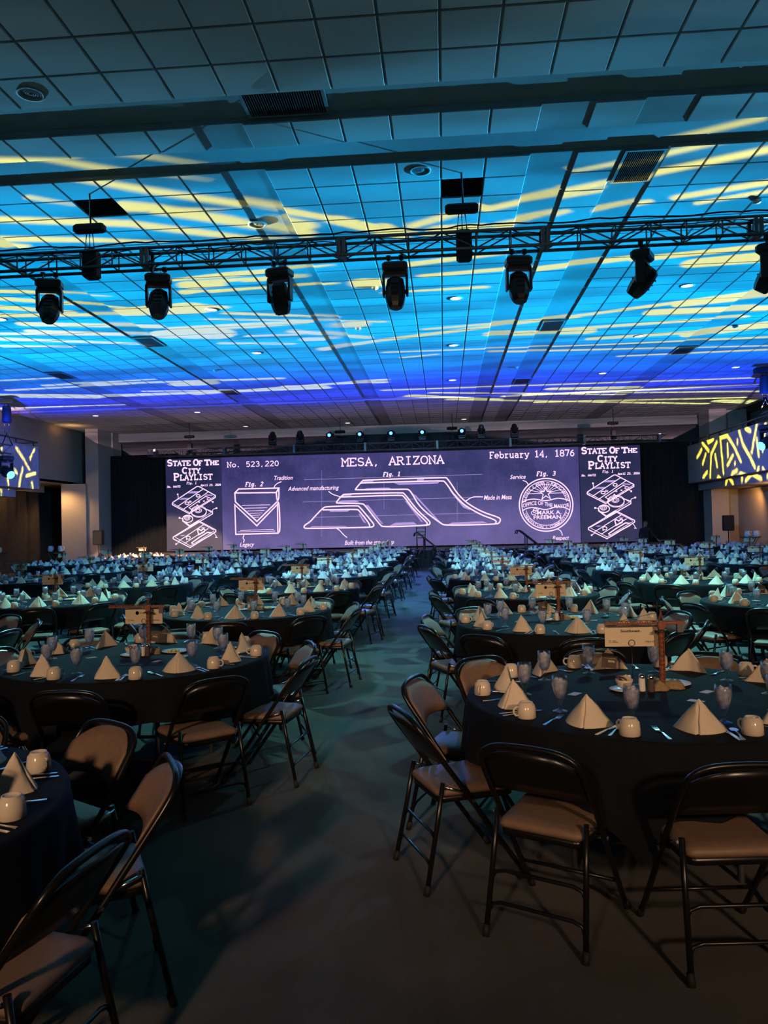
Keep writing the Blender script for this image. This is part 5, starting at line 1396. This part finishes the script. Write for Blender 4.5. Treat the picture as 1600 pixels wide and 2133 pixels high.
# ---- model tower crane on a burlap foot, jib towards -x
def bar(b, p, q, r=0.0011): b.tube([p, q], r, 4, caps=False, smooth=False)
mast = MB()
MW, MH = 0.011, 0.31
for sx_2 in (-1, 1):
    for sy_2 in (-1, 1): bar(mast, (sx_2*MW, sy_2*MW, 0.0), (sx_2*MW, sy_2*MW, MH), 0.0024)
nseg = 13
for i in range(nseg):
    z0, z1 = MH*i/nseg, MH*(i+1)/nseg
    f = 1 if i % 2 else -1
    for s in (-1, 1):
        bar(mast, (-MW*f, s*MW, z0), (MW*f, s*MW, z1), 0.0022); bar(mast, (s*MW, -MW*f, z0), (s*MW, MW*f, z1), 0.0022)
mast.box((0, 0, MH*0.5), (MW*0.9, MW*0.9, MH))
jib = MB()
def lattice(b, x0, x1, z, h, w, n):
    for yy, zz in ((-w, 0), (w, 0), (0, h)): bar(b, (x0, yy, z+zz), (x1, yy, z+zz), 0.0022)
    for i in range(n):
        a, c2 = x0+(x1-x0)*i/n, x0+(x1-x0)*(i+1)/n
        m_ = (a+c2)/2
        for yy in (-w, w):
            bar(b, (a, yy, z), (m_, 0, z+h), 0.0017); bar(b, (m_, 0, z+h), (c2, yy, z), 0.0017)
lattice(jib, -0.30, -0.012, 0.325, 0.018, 0.009, 11)
jib.box((-0.155, 0, 0.330), (0.28, 0.004, 0.008))
cj = MB()
lattice(cj, 0.012, 0.125, 0.325, 0.014, 0.010, 4)
cj.box((0.07, 0, 0.330), (0.11, 0.014, 0.010))
cab = MB().box((0, 0, 0.322), (0.038, 0.036, 0.03)).box((0, 0, 0.303), (0.030, 0.030, 0.012))
peak = MB()
for s in (-1, 1):
    bar(peak, (s*0.010, -0.008, 0.337), (0, 0, 0.392), 0.003); bar(peak, (s*0.010, 0.008, 0.337), (0, 0, 0.392), 0.003)
ring = MB().tube([(-0.034, -0.016, 0.285), (0.034, -0.016, 0.285), (0.034, 0.016, 0.285), (-0.034, 0.016, 0.285)], 0.003, 5, closed=True).box((0, 0, 0.288), (0.05, 0.03, 0.012))
pend = MB(); bar(pend, (0, 0, 0.390), (-0.22, 0, 0.344), 0.0011); bar(pend, (0, 0, 0.390), (0.115, 0, 0.338), 0.0011)
cwt = MB().box((0.098, 0, 0.303), (0.032, 0.026, 0.046))
def sack_mb(v):
    rj = random.Random(v+40)
    vs, fs = [], []
    nu, nv = 12, 5
    for i in range(nu):
        a = 2*PI*i/nu
        for j in range(nv):
            h = j/(nv-1)
            r = 0.048*(1-h**2*0.75)*(1+0.18*math.sin(3*a+v)+0.12*math.sin(5*a+2*v)*(1-h))
            vs.append((1.25*r*math.cos(a)+0.008*math.sin(h*4+v), r*math.sin(a), 0.042*h*(1+0.2*math.sin(2*a+v))))
    for i in range(nu):
        l = (i+1) % nu
        for j in range(nv-1): fs.append((i*nv+j, l*nv+j, l*nv+j+1, i*nv+j+1))
    fs.append(tuple(i*nv+nv-1 for i in range(nu))); fs.append(tuple(i*nv for i in range(nu-1, -1, -1)))
    return MB().add(vs, fs, True)
CRANE = [('mast', mast.mesh('mast', M_rust)), ('jib', jib.mesh('jib', M_rust)), ('counter_jib', cj.mesh('counter_jib', M_rust)), ('cab', cab.mesh('cab', M_rust)), ('peak', peak.mesh('peak', M_rust)), ('slewing_ring', ring.mesh('slewing_ring', M_black)), ('pendant_line', pend.mesh('pendant_line', M_black)), ('counterweight', cwt.mesh('counterweight', M_grey))]
SACKS = [sack_mb(v).mesh('burlap_sack', M_burlap) for v in range(3)]

# ---- table sign on a wire stand
card_me = MB().box((0, 0, 0.27), (0.285, 0.004, 0.115)).mesh('card', M_card)
stand = MB().tube([(0, -0.006, 0.004), (0, -0.006, 0.215)], 0.0018, 5)
stand.tube([(0.017*math.cos(2*PI*i/14), -0.006, 0.232+0.017*math.sin(2*PI*i/14)) for i in range(14)], 0.0018, 5, closed=True)
stand.lathe([(0.032, 0.0), (0.032, 0.005), (0.0, 0.006)], 14)
stand_me = stand.mesh('wire_stand', M_black)
def sign_print(name, logo, number):
    b = MB()
    if logo:
        printed(b, logo, -0.058, 0.290, 0.104, 0.0150, -0.0028, 0, 0.032)
        b.box((0.051, -0.0028, 0.2915), (0.004, 0.0004, 0.003))
    else:   # a mark and a line of small print, too small to read
        b.lathe([(0.010, -0.0002), (0.014, 0.0002)], 12, (0, 0, 0))
        b.v = [(p[0]-0.05, -0.0028, 0.293+p[1]) for p in b.v]
        for i, w in enumerate((0.010, 0.014, 0.006, 0.018, 0.012)):
            b.box((-0.022+i*0.019, -0.0026, 0.293), (w, 0.0006, 0.007))
    # little round emblem with two lines of print, table number at the other corner
    o = MB().tube([(-0.115+0.006*math.cos(2*PI*i/12), -0.0026, 0.240+0.006*math.sin(2*PI*i/12)) for i in range(12)], 0.001, 4, closed=True)
    b.merge(o, Matrix())
    for i, w in enumerate((0.020, 0.030)): b.box((-0.103+w/2, -0.0026, 0.243-0.006*i), (w, 0.0006, 0.003))
    if number: printed(b, number, 0.070, 0.234, 0.052, 0.009, -0.0028, 0, 0.016)
    else:
        for i, w in enumerate((0.008, 0.008, 0.007, 0.008)): b.box((0.078+i*0.012, -0.0026, 0.238), (w, 0.0006, 0.007))
    return b.mesh(name, M_ink)
SIGN_A = sign_print('lettering', 'Southwest', 'TABLE 60')
SIGN_B = sign_print('lettering', None, None)

# ---- sugar bowl, shakers, plates, brown card
bowl_me = MB().lathe([(0.024, 0.010), (0.030, 0.013), (0.042, 0.040), (0.046, 0.056), (0.043, 0.056), (0.038, 0.040), (0.0, 0.030)], 18).mesh('bowl', M_china)
packs = MB(); packs2 = MB(); packs3 = MB()
rp_ = random.Random(11)
for i in range(9):
    M_ = Matrix.Rotation(rp_.uniform(0, 6), 3, 'Z') @ Matrix.Rotation(rp_.uniform(0.5, 1.3), 3, 'X')
    (packs, packs2, packs3)[i % 3].box((rp_.uniform(-.02, .02), rp_.uniform(-.02, .02), 0.055+rp_.uniform(0, .012)), (0.038, 0.028, 0.004), M_)
PACK = [packs.mesh('sugar_packet', M_salt), packs2.mesh('sugar_packet', M_yellow), packs3.mesh('sugar_packet', M_purple)]
saucer_me = MB().lathe([(0.035, 0.001), (0.055, 0.003), (0.078, 0.012), (0.077, 0.014), (0.052, 0.006), (0.0, 0.005)], 22).mesh('saucer', M_plate)
shk = MB().lathe([(0.018, 0.0), (0.019, 0.004), (0.0165, 0.068), (0.0165, 0.069)], 10)
shk_me = {'salt_shaker': shk.mesh('jar', M_salt), 'pepper_shaker': shk.mesh('jar', M_pepper)}
shc_me = MB().lathe([(0.0175, 0.068), (0.0175, 0.078), (0.012, 0.088), (0.0, 0.091)], 10).mesh('cap', M_steel)
plate_me = MB().lathe([(0.05, 0.001), (0.075, 0.003), (0.105, 0.013), (0.104, 0.015), (0.072, 0.006), (0.0, 0.005)], 24).mesh('plate', M_plate)
pat = MB()
for i in range(5): pat.bevel_box((0.03*math.cos(i*1.3), 0.03*math.sin(i*1.3), 0.012), (0.026, 0.026, 0.014), 0.004)
pat_me = pat.mesh('butter_pat', M_yellow)
bc = MB().box((0, 0, 0.048), (0.088, 0.003, 0.085))
bcard_me = bc.mesh('card', M_brown)
b = MB(); printed(b, '2026', -0.008, 0.040, 0.040, 0.011, -0.0022, 0, 0.02)
b.box((0.0, -0.0020, 0.062), (0.074, 0.0006, 0.0008))
bprint_me = b.mesh('lettering', M_goldink)
tcard_me = MB().bevel_box((0, 0, 0.0012), (0.075, 0.045, 0.0016), 0.0006).mesh('menu_card', M_plate)

# ---- place everything
LIM = 300
S_CHAIR, S_NAP, S_CUP, S_GOB, S_CUT = [], [], [], [], {'fork': [], 'knife': [], 'spoon': []}
for ti, T in enumerate(TABLES):
    x, y, rj = T['x'], T['y'], T['rng']
    where = '%s table, %s' % (T['ordn'], T['col'])
    T['where'] = where
    far = y > 17
    t = tag(empty('banquet_table', (x, y, 0)), 'round banquet table, %s' % where, 'table', 'round banquet tables')
    use('table_top', top_me, t)
    if not far:
        for a in (0.6, 0.6+PI/2, 0.6+PI, 0.6+1.5*PI): use('leg', leg_me, t, (0.52*math.cos(a), 0.52*math.sin(a), 0))
        for yy in (-0.29, 0.29): use('leg_brace', brace_me, t, (0, yy, 0))
    c = use('tablecloth', cloth_me, None, (x, y, 0), (0, 0, math.radians(-106 if ti < 6 else rj.uniform(0, 90))))
    tag(c, 'black square cloth draped over the %s' % where, 'tablecloth', 'black tablecloths')
    # crane, sign and the other things in the middle
    s = rj.choice((-1, 1)) if y > 9 else 1
    mx, my = (0.13, 0.17) if ti == 0 or T['col'] == 'right aisle column' and y < 6 else (0.02+rj.uniform(-.03, .05), 0.17+rj.uniform(-.04, .04))
    cr = tag(empty('model_crane', (x+mx, y+my, TZ), rj.uniform(-0.12, 0.12) if y > 6 else 0.03), 'rust-coloured model tower crane on the %s' % where, 'model crane', 'model cranes')
    if not seen((x+mx, y+my, 1.0), 80): bpy.data.objects.remove(cr)
    else:
        for nm, me in CRANE: use(nm, me, cr, (0, 0, 0.015))
        for i in range(3): use('burlap_sack', SACKS[i], cr, (0.055*math.cos(i*2.1-2.2), 0.045*math.sin(i*2.1-2.2)-0.01, 0), (0, 0, i*2.0+1.0))
        sg = tag(empty('table_sign', (x+mx-(0.145 if y < 6 and T['col'][0] == 'r' else 0.0+rj.uniform(-.02, .08)), y+my+0.055, TZ), rj.uniform(-.1, .1) if y > 6 else 0.0), 'cream %stable sign on wire stand, %s' % ('Southwest ' if False else '', where), 'sign', 'table signs')
        use('card', card_me, sg); use('wire_stand', stand_me, sg)
        use('lettering', SIGN_A if (T['col'] == 'right aisle column' and y < 6) else SIGN_B, sg)
        if y < 20:
            bo = tag(empty('sugar_bowl', (x-0.09, y+0.09, TZ+0.005)), 'ivory sugar bowl with packets, %s' % where, 'bowl', 'sugar bowls')
            use('bowl', bowl_me, bo)
            for me in PACK: use('sugar_packet', me, bo)
            tag(use('saucer', saucer_me, None, (x-0.09, y+0.09, TZ)), 'white saucer under the sugar bowl, %s' % where, 'saucer', 'saucers')
            for nm, dx, dy in (('salt_shaker', 0.0, 0.085), ('pepper_shaker', 0.042, 0.065)):
                sh = tag(empty(nm, (x+dx, y+dy, TZ)), '%s with steel cap, %s' % (nm.replace('_', ' '), where), 'shaker', 'salt and pepper shakers')
                use('jar', shk_me[nm], sh); use('cap', shc_me, sh)
            pl = tag(empty('butter_plate', (x+0.19, y+0.235, TZ)), 'white butter plate behind the crane, %s' % where, 'plate', 'butter plates')
            use('plate', plate_me, pl); use('butter_pat', pat_me, pl, (-0.02, 0.01, 0))
            th = math.radians(T['a0']+180)
            bcd = tag(empty('year_card', (x+0.66*math.cos(th)-0.05, y+0.66*math.sin(th)-0.10, TZ+0.03), 0.1), 'brown 2026 card leaning on a napkin, %s' % where, 'card', 'brown 2026 cards')
            bcd.rotation_euler = (-0.12, 0.12, 0.1)
            use('card', bcard_me, bcd); use('lettering', bprint_me, bcd)
            if y < 11:
                for i, (dx, dy, side_) in enumerate(((-0.36, 0.02, 'on the aisle side of the bowl'), (0.32, 0.05, 'to the right of the crane'), (0.20, -0.16, 'in front of the crane'))):
                    tag(use('menu_card', tcard_me, None, (x+dx, y+dy, TZ), (0, 0, rj.uniform(0, 3))), 'small pale card %s, %s' % (side_.replace('on the aisle side of', 'beside'), where), 'card', 'small cards on tables')
    # ten settings
    seats = []
    for k in range(10):
        th = math.radians(T['a0']+36*k)
        seats.append(((PI/2-th) % (2*PI), th))
    seats.sort()
    for o_, (_, th) in enumerate(seats):
        u = Vector((math.cos(th), math.sin(th), 0)); tn = Vector((-math.sin(th), math.cos(th), 0))
        C0 = Vector((x, y, 0))
        pos = lambda r, s_, z=TZ: C0+u*r+tn*s_+Vector((0, 0, z))
        wh = '%s clockwise from stage side, %s' % (ORD[o_+1], where)
        face = th-PI/2+PI    # local +y looks at the table centre
        near_t = y < 9
        j = rj.uniform
        if ti == 1e9: continue
        pc = C0+u*(0.975+j(-.02, .05))+tn*j(-.04, .04)
        S_CHAIR.append((pc, face+j(-.10, .10), wh, y))
        pn = pos(0.745+j(-.02, .02), j(-.02, .02))
        S_NAP.append((pn, face+j(-.55, .55), wh, y))
        pcup = pos(0.80+j(-.02, .02), 0.215+j(-.02, .02))
        S_CUP.append((pcup, j(0, 6.28), wh, y))
        pg = pos(0.60+j(-.02, .02), 0.155+j(-.02, .02))
        S_GOB.append((pg, 0.0, wh, y))
        for nm, s_, r_c in (('fork', -0.150, 0.755), ('knife', 0.115, 0.765), ('spoon', 0.145, 0.775)):
            S_CUT[nm].append((pos(r_c+j(-.01, .01), s_+j(-.01, .01), TZ+0.0005), face+j(-.12, .12), wh, y))

def split(lst, lim, margin=110):
    v = [q for q in lst if seen((q[0].x, q[0].y, 0.78), margin)]
    v.sort(key=lambda q: q[0].x**2+q[0].y**2)
    return v[:lim], v[lim:]

near_c, far_c = split([q for q in S_CHAIR], LIM, 220)
def low_mb(src_list, rest, name, mats, lab):
    b = MB()
    for i, q in enumerate(rest):
        b.merge(src_list[i % len(src_list)], Matrix.Translation(q[0]) @ Matrix.Rotation(q[1], 4, 'Z'))
    if rest:
        o = b.build(name, mats)
        tag(o, lab[0], lab[1], kind='stuff')
NEAR_PARTS = 96
for i, (p, rz, wh, yy) in enumerate(near_c):
    lab = 'brown padded folding chair, ' + wh
    if i < NEAR_PARTS:
        o = empty('folding_chair', p, rz)
        for nm, me in CHAIR_MESHES: use(nm, me, o)
    else:
        o = use('folding_chair', chair_one, None, p, (0, 0, rz))
    tag(o, lab, 'chair', 'folding chairs around the tables')
simple = MB()
for nm in ('frame', 'leg', 'seat', 'backrest', 'back_shell'):
    for mb, m in (CP[nm] if isinstance(CP[nm], list) else [CP[nm]]):
        k = MB().merge(mb, Matrix()); k.mi = [1 if m is M_vinyl else 0]*len(k.f); simple.merge(k, Matrix())
low_mb([simple], far_c, 'far_folding_chairs', [M_frame, M_vinyl], ('mass of folding chairs at the tables nearest the stage', 'chairs'))

n_, f_ = split(S_NAP, LIM)
for i, (p, rz, wh, yy) in enumerate(n_):
    tag(use('napkin', napkin_mes[i % 3], None, p, (0, 0, rz)), 'ivory folded napkin, ' + wh, 'napkin', 'napkins on the tables')
low_mb(NAPKINS, f_, 'far_napkins', M_napkin, ('mass of pointed napkins on the far tables', 'napkins'))
n_, f_ = split(S_CUP, LIM)
for i, (p, rz, wh, yy) in enumerate(n_):
    if i < 110:
        o = empty('coffee_cup', p, rz); use('body', cup_me, o); use('handle', handle_me, o)
    else: o = use('coffee_cup', cup_one, None, p, (0, 0, rz))
    tag(o, 'upturned ivory cup, ' + wh, 'cup', 'upturned cups on the tables')
cup_low = MB().lathe([(0.042, 0.0), (0.0435, 0.03), (0.033, 0.066), (0.028, 0.073), (0, 0.073)], 10)
low_mb([cup_low], f_, 'far_cups', M_china, ('mass of upturned cups on the far tables', 'cups'))
n_, f_ = split(S_GOB, LIM)
for i, (p, rz, wh, yy) in enumerate(n_):
    if i < 110:
        o = empty('water_goblet', p); use('goblet', gob_me, o); w_ = use('iced_water', wat_me, o); use('ice', ice_me, w_, (0, 0, 0), (0, 0, i*1.1))
    else: o = use('water_goblet', gob_one, None, p)
    tag(o, 'stemmed iced-water glass, ' + wh, 'glass', 'water glasses on the tables')
gl = MB().lathe([(0.034, 0.0), (0.030, 0.004), (0.008, 0.014), (0.010, 0.045), (0.032, 0.085), (0.0375, 0.120), (0.035, 0.168)], 10)
gl.f.pop(); gl.s.pop(); gl.mi.pop()
k = MB().lathe([(0.0, 0.056), (0.029, 0.087), (0.035, 0.118), (0.0348, 0.150), (0.0, 0.150)], 10); k.mi = [1]*len(k.f); gl.merge(k, Matrix())
low_mb([gl], f_, 'far_goblets', [M_glass, M_water], ('mass of water glasses on the far tables', 'glasses'))
for nm in ('fork', 'knife', 'spoon'):
    n_, f_ = split([q for q in S_CUT[nm] if q[3] < 19], LIM, 40)
    for p, rz, wh, yy in n_[:200]:
        tag(use(nm, CUTM[nm], None, p, (0, 0, rz)), 'steel table %s, %s' % (nm, wh), nm, nm.replace('knife', 'knive')+'s on the tables')

# ================================================================ THINGS AT THE FAR END
def loudspeaker(x, y, z, rz, lab, lab2, m):
    s = tag(empty('loudspeaker', (x, y, z), rz), lab, 'loudspeaker', 'loudspeakers on stands')
    MB().bevel_box((0, 0, 0.32), (0.40, 0.36, 0.64), 0.03).build('cabinet', m, s)
    MB().box((0, -0.182, 0.32), (0.35, 0.006, 0.58)).build('grille', M_blackm, s)
    t = tag(empty('speaker_stand', (x, y, 0), rz), lab2, 'stand', 'speaker stands')
    MB().tube([(0, 0, 0.25), (0, 0, z)], 0.022, 8).build('pole', M_blackm, t)
    for i in range(3):
        a = i*2*PI/3+0.5
        MB().tube([(0, 0, 0.75), (0.45*math.cos(a), 0.45*math.sin(a), 0.0)], 0.014, 6).build('leg', M_blackm, t)
loudspeaker(-15.03, 33.0, 1.18, 0.1, 'black loudspeaker on a stand beside the left pier', 'black tripod stand under the left loudspeaker', M_black)
M_spk = mat('brown_speaker', (0.05, 0.032, 0.026), 0.6)
loudspeaker(11.64, 33.0, 1.20, -0.1, 'brown-black loudspeaker on a stand beside the right column', 'black tripod stand under the right loudspeaker', M_spk)

def tray(x, y, z, rz, lab, pitch):
    t = tag(empty('tray_stand', (x, y, 0), rz), lab, 'tray stand', 'folding tray stands')
    MB().lathe([(0.0, z-0.03), (0.36, z-0.03), (0.38, z), (0.37, z), (0.355, z-0.02), (0.0, z-0.02)], 20).build('tray', M_blackm, t)
    for s in (-0.22, 0.22):
        MB().tube([(-0.30, s, 0), (0.24, s, z-0.03)], 0.014, 5).build('leg', M_stage, t)
        MB().tube([(0.30, s, 0), (-0.24, s, z-0.03)], 0.014, 5).build('leg', M_stage, t)
    for i, (dx, lab2) in enumerate(pitch):
        p = tag(empty('water_pitcher', (x+dx, y, z), 0.4*i-0.2), lab2, 'pitcher', 'white pitchers')
        MB().lathe([(0.075, -0.02), (0.095, 0.02), (0.105, 0.09), (0.088, 0.16), (0.080, 0.20), (0.086, 0.225), (0.080, 0.225), (0.072, 0.19), (0.0, 0.18)], 16).build('jug', M_plate, p)
        MB().tube([(0.085, 0, 0.20), (0.14, 0, 0.20), (0.155, 0, 0.12), (0.13, 0, 0.06), (0.10, 0, 0.06)], 0.012, 6).build('handle', M_plate, p)
tray(-15.95, 31.0, 0.98, 0.2, 'folding tray stand with pitchers at the left pier', [(-0.22, 'white pitcher on the left tray stand, away from the pier'), (0.2, 'white pitcher on the left tray stand, beside the pier')])
tray(-18.2, 30.6, 0.98, 0.0, 'folding tray stand at the extreme left edge', [(0.05, 'white pitcher at the extreme left edge')])
tray(11.75, 31.0, 0.98, -0.2, 'folding tray stand with pitchers at the right column', [(-0.12, 'white pitcher on the right tray stand, nearer the stage'), (0.2, 'white pitcher on the right tray stand, nearer the wall')])

# ---- person in black standing by the right end of the stage, reaching to a table
def person(x, y, rz):
    t = tag(empty('person', (x, y, 0), rz), 'person in black clothes leaning toward a far table right of the screens', 'person')
    me = bpy.data.meshes.new('body')
    V = {'pel': (0, 0, 0.92, .15, .11), 'bel': (0, -.01, 1.08, .145, .105), 'che': (0, -.03, 1.28, .17, .115), 'nkb': (0, -.05, 1.43, .085, .075), 'nk': (0, -.06, 1.475, .055, .055), 'hd0': (0, -.075, 1.515, .07, .078), 'hd1': (0, -.08, 1.585, .082, .095), 'hd2': (0, -.075, 1.655, .07, .082),
         'ls': (-.19, -.04, 1.37, .068, .065), 'le': (-.27, -.05, 1.10, .048, .048), 'lw': (-.25, -.16, .88, .033, .033), 'lh': (-.24, -.20, .80, .040, .024),
         'rs': (.19, -.04, 1.37, .068, .065), 're': (.31, -.10, 1.13, .048, .048), 'rw': (.40, -.24, .95, .033, .033), 'rh': (.43, -.30, .90, .040, .024),
         'lhp': (-.09, 0, .86, .095, .1), 'lk': (-.10, -.03, .48, .062, .065), 'la': (-.11, .02, .09, .045, .05), 'lt': (-.12, -.13, .04, .042, .032),
         'rhp': (.09, 0, .86, .095, .1), 'rk': (.10, -.03, .48, .062, .065), 'ra': (.11, .02, .09, .045, .05), 'rt': (.12, -.13, .04, .042, .032)}
    E = 'pel-bel bel-che che-nkb nkb-nk nk-hd0 hd0-hd1 hd1-hd2 che-ls ls-le le-lw lw-lh che-rs rs-re re-rw rw-rh pel-lhp lhp-lk lk-la la-lt pel-rhp rhp-rk rk-ra ra-rt'.split()
    names = list(V)
    fingers = []
    for h, w in (('lh', 'lw'), ('rh', 'rw')):
        d = (Vector(V[h][:3])-Vector(V[w][:3])).normalized()
        sd = d.cross(Vector((0, 0, 1))).normalized()
        for i, (off, ln) in enumerate(((-.026, .062), (-.009, .075), (.009, .072), (.026, .055))):
            a = Vector(V[h][:3])+sd*off+d*.02
            k1, k2 = '%sf%da' % (h, i), '%sf%db' % (h, i)
            V[k1] = (*(a+d*ln*.5), .010, .010); V[k2] = (*(a+d*ln+Vector((0, 0, -.012))), .008, .008)
            names += [k1, k2]; E += ['%s-%s' % (h, k1), '%s-%s' % (k1, k2)]
        a = Vector(V[h][:3])+sd*.035
        k1 = '%st' % h
        V[k1+'h'] = (*(a+d*.02+sd*.012), .011, .011); names.append(k1+'h'); E.append('%s-%s' % (h, k1+'h'))
    ix = {n: i for i, n in enumerate(names)}
    me.from_pydata([V[n][:3] for n in names], [tuple(ix[q] for q in e.split('-')) for e in E], [])
    o = bpy.data.objects.new('body', me)
    link(o)
    o.parent = t
    md = o.modifiers.new('skin', 'SKIN')
    md.use_smooth_shade = True
    for n in names:
        sv = me.skin_vertices[0].data[ix[n]]
        sv.radius = (V[n][3], V[n][4])
    me.skin_vertices[0].data[ix['pel']].use_root = True
    sub = o.modifiers.new('sub', 'SUBSURF'); sub.levels = 1; sub.render_levels = 1
    dg = bpy.context.evaluated_depsgraph_get()
    m2 = bpy.data.meshes.new_from_object(o.evaluated_get(dg))
    o.modifiers.clear()
    o.data = m2
    m2.materials.clear()
    m2.materials.append(M_suit); m2.materials.append(M_skin)
    for p in m2.polygons:
        c = p.center
        p.material_index = 1 if (c.z > 1.455 or (c.x < -.2 and c.z < .87) or (c.x > .385 and c.z < .97)) else 0
        p.use_smooth = True
    vs, fs = [], []
    nu, nv = 14, 6
    for i in range(nu):
        a = 2*PI*i/nu
        for j in range(nv):
            b_ = -0.35+(PI/2+0.35)*j/(nv-1) if math.sin(a) > -0.3 else 0.35+(PI/2-0.35)*j/(nv-1)
            vs.append((0.088*math.cos(a)*math.cos(b_), -.068+0.100*math.sin(a)*math.cos(b_), 1.610+0.095*math.sin(b_)))
    for i in range(nu):
        l = (i+1) % nu
        for j in range(nv-1): fs.append((i*nv+j, l*nv+j, l*nv+j+1, i*nv+j+1))
    MB().add(vs, fs, True).build('hair', M_hair, t)
    f = MB()
    f.tube([(0, -.165, 1.600), (0, -.188, 1.565), (0, -.170, 1.557)], [.008, .013, .010], 6)
    f.build('nose', M_skin, t)
    e = MB()
    for s in (-1, 1): e.lathe([(0.0, -.008), (.009, -.003), (.009, .003), (0, .008)], 8, (s*.030, -.160, 1.598))
    e.build('eyes', M_hair, t)
    MB().tube([(-.022, -.160, 1.530), (0, -.168, 1.527), (.022, -.160, 1.530)], .005, 5).build('mouth', M_hair, t)
    for s in (-1, 1): MB().tube([(s*.083, -.075, 1.565), (s*.094, -.068, 1.585), (s*.092, -.066, 1.61)], .010, 6).build('ear', M_skin, t)
person(8.0, 31.9, 0.35)
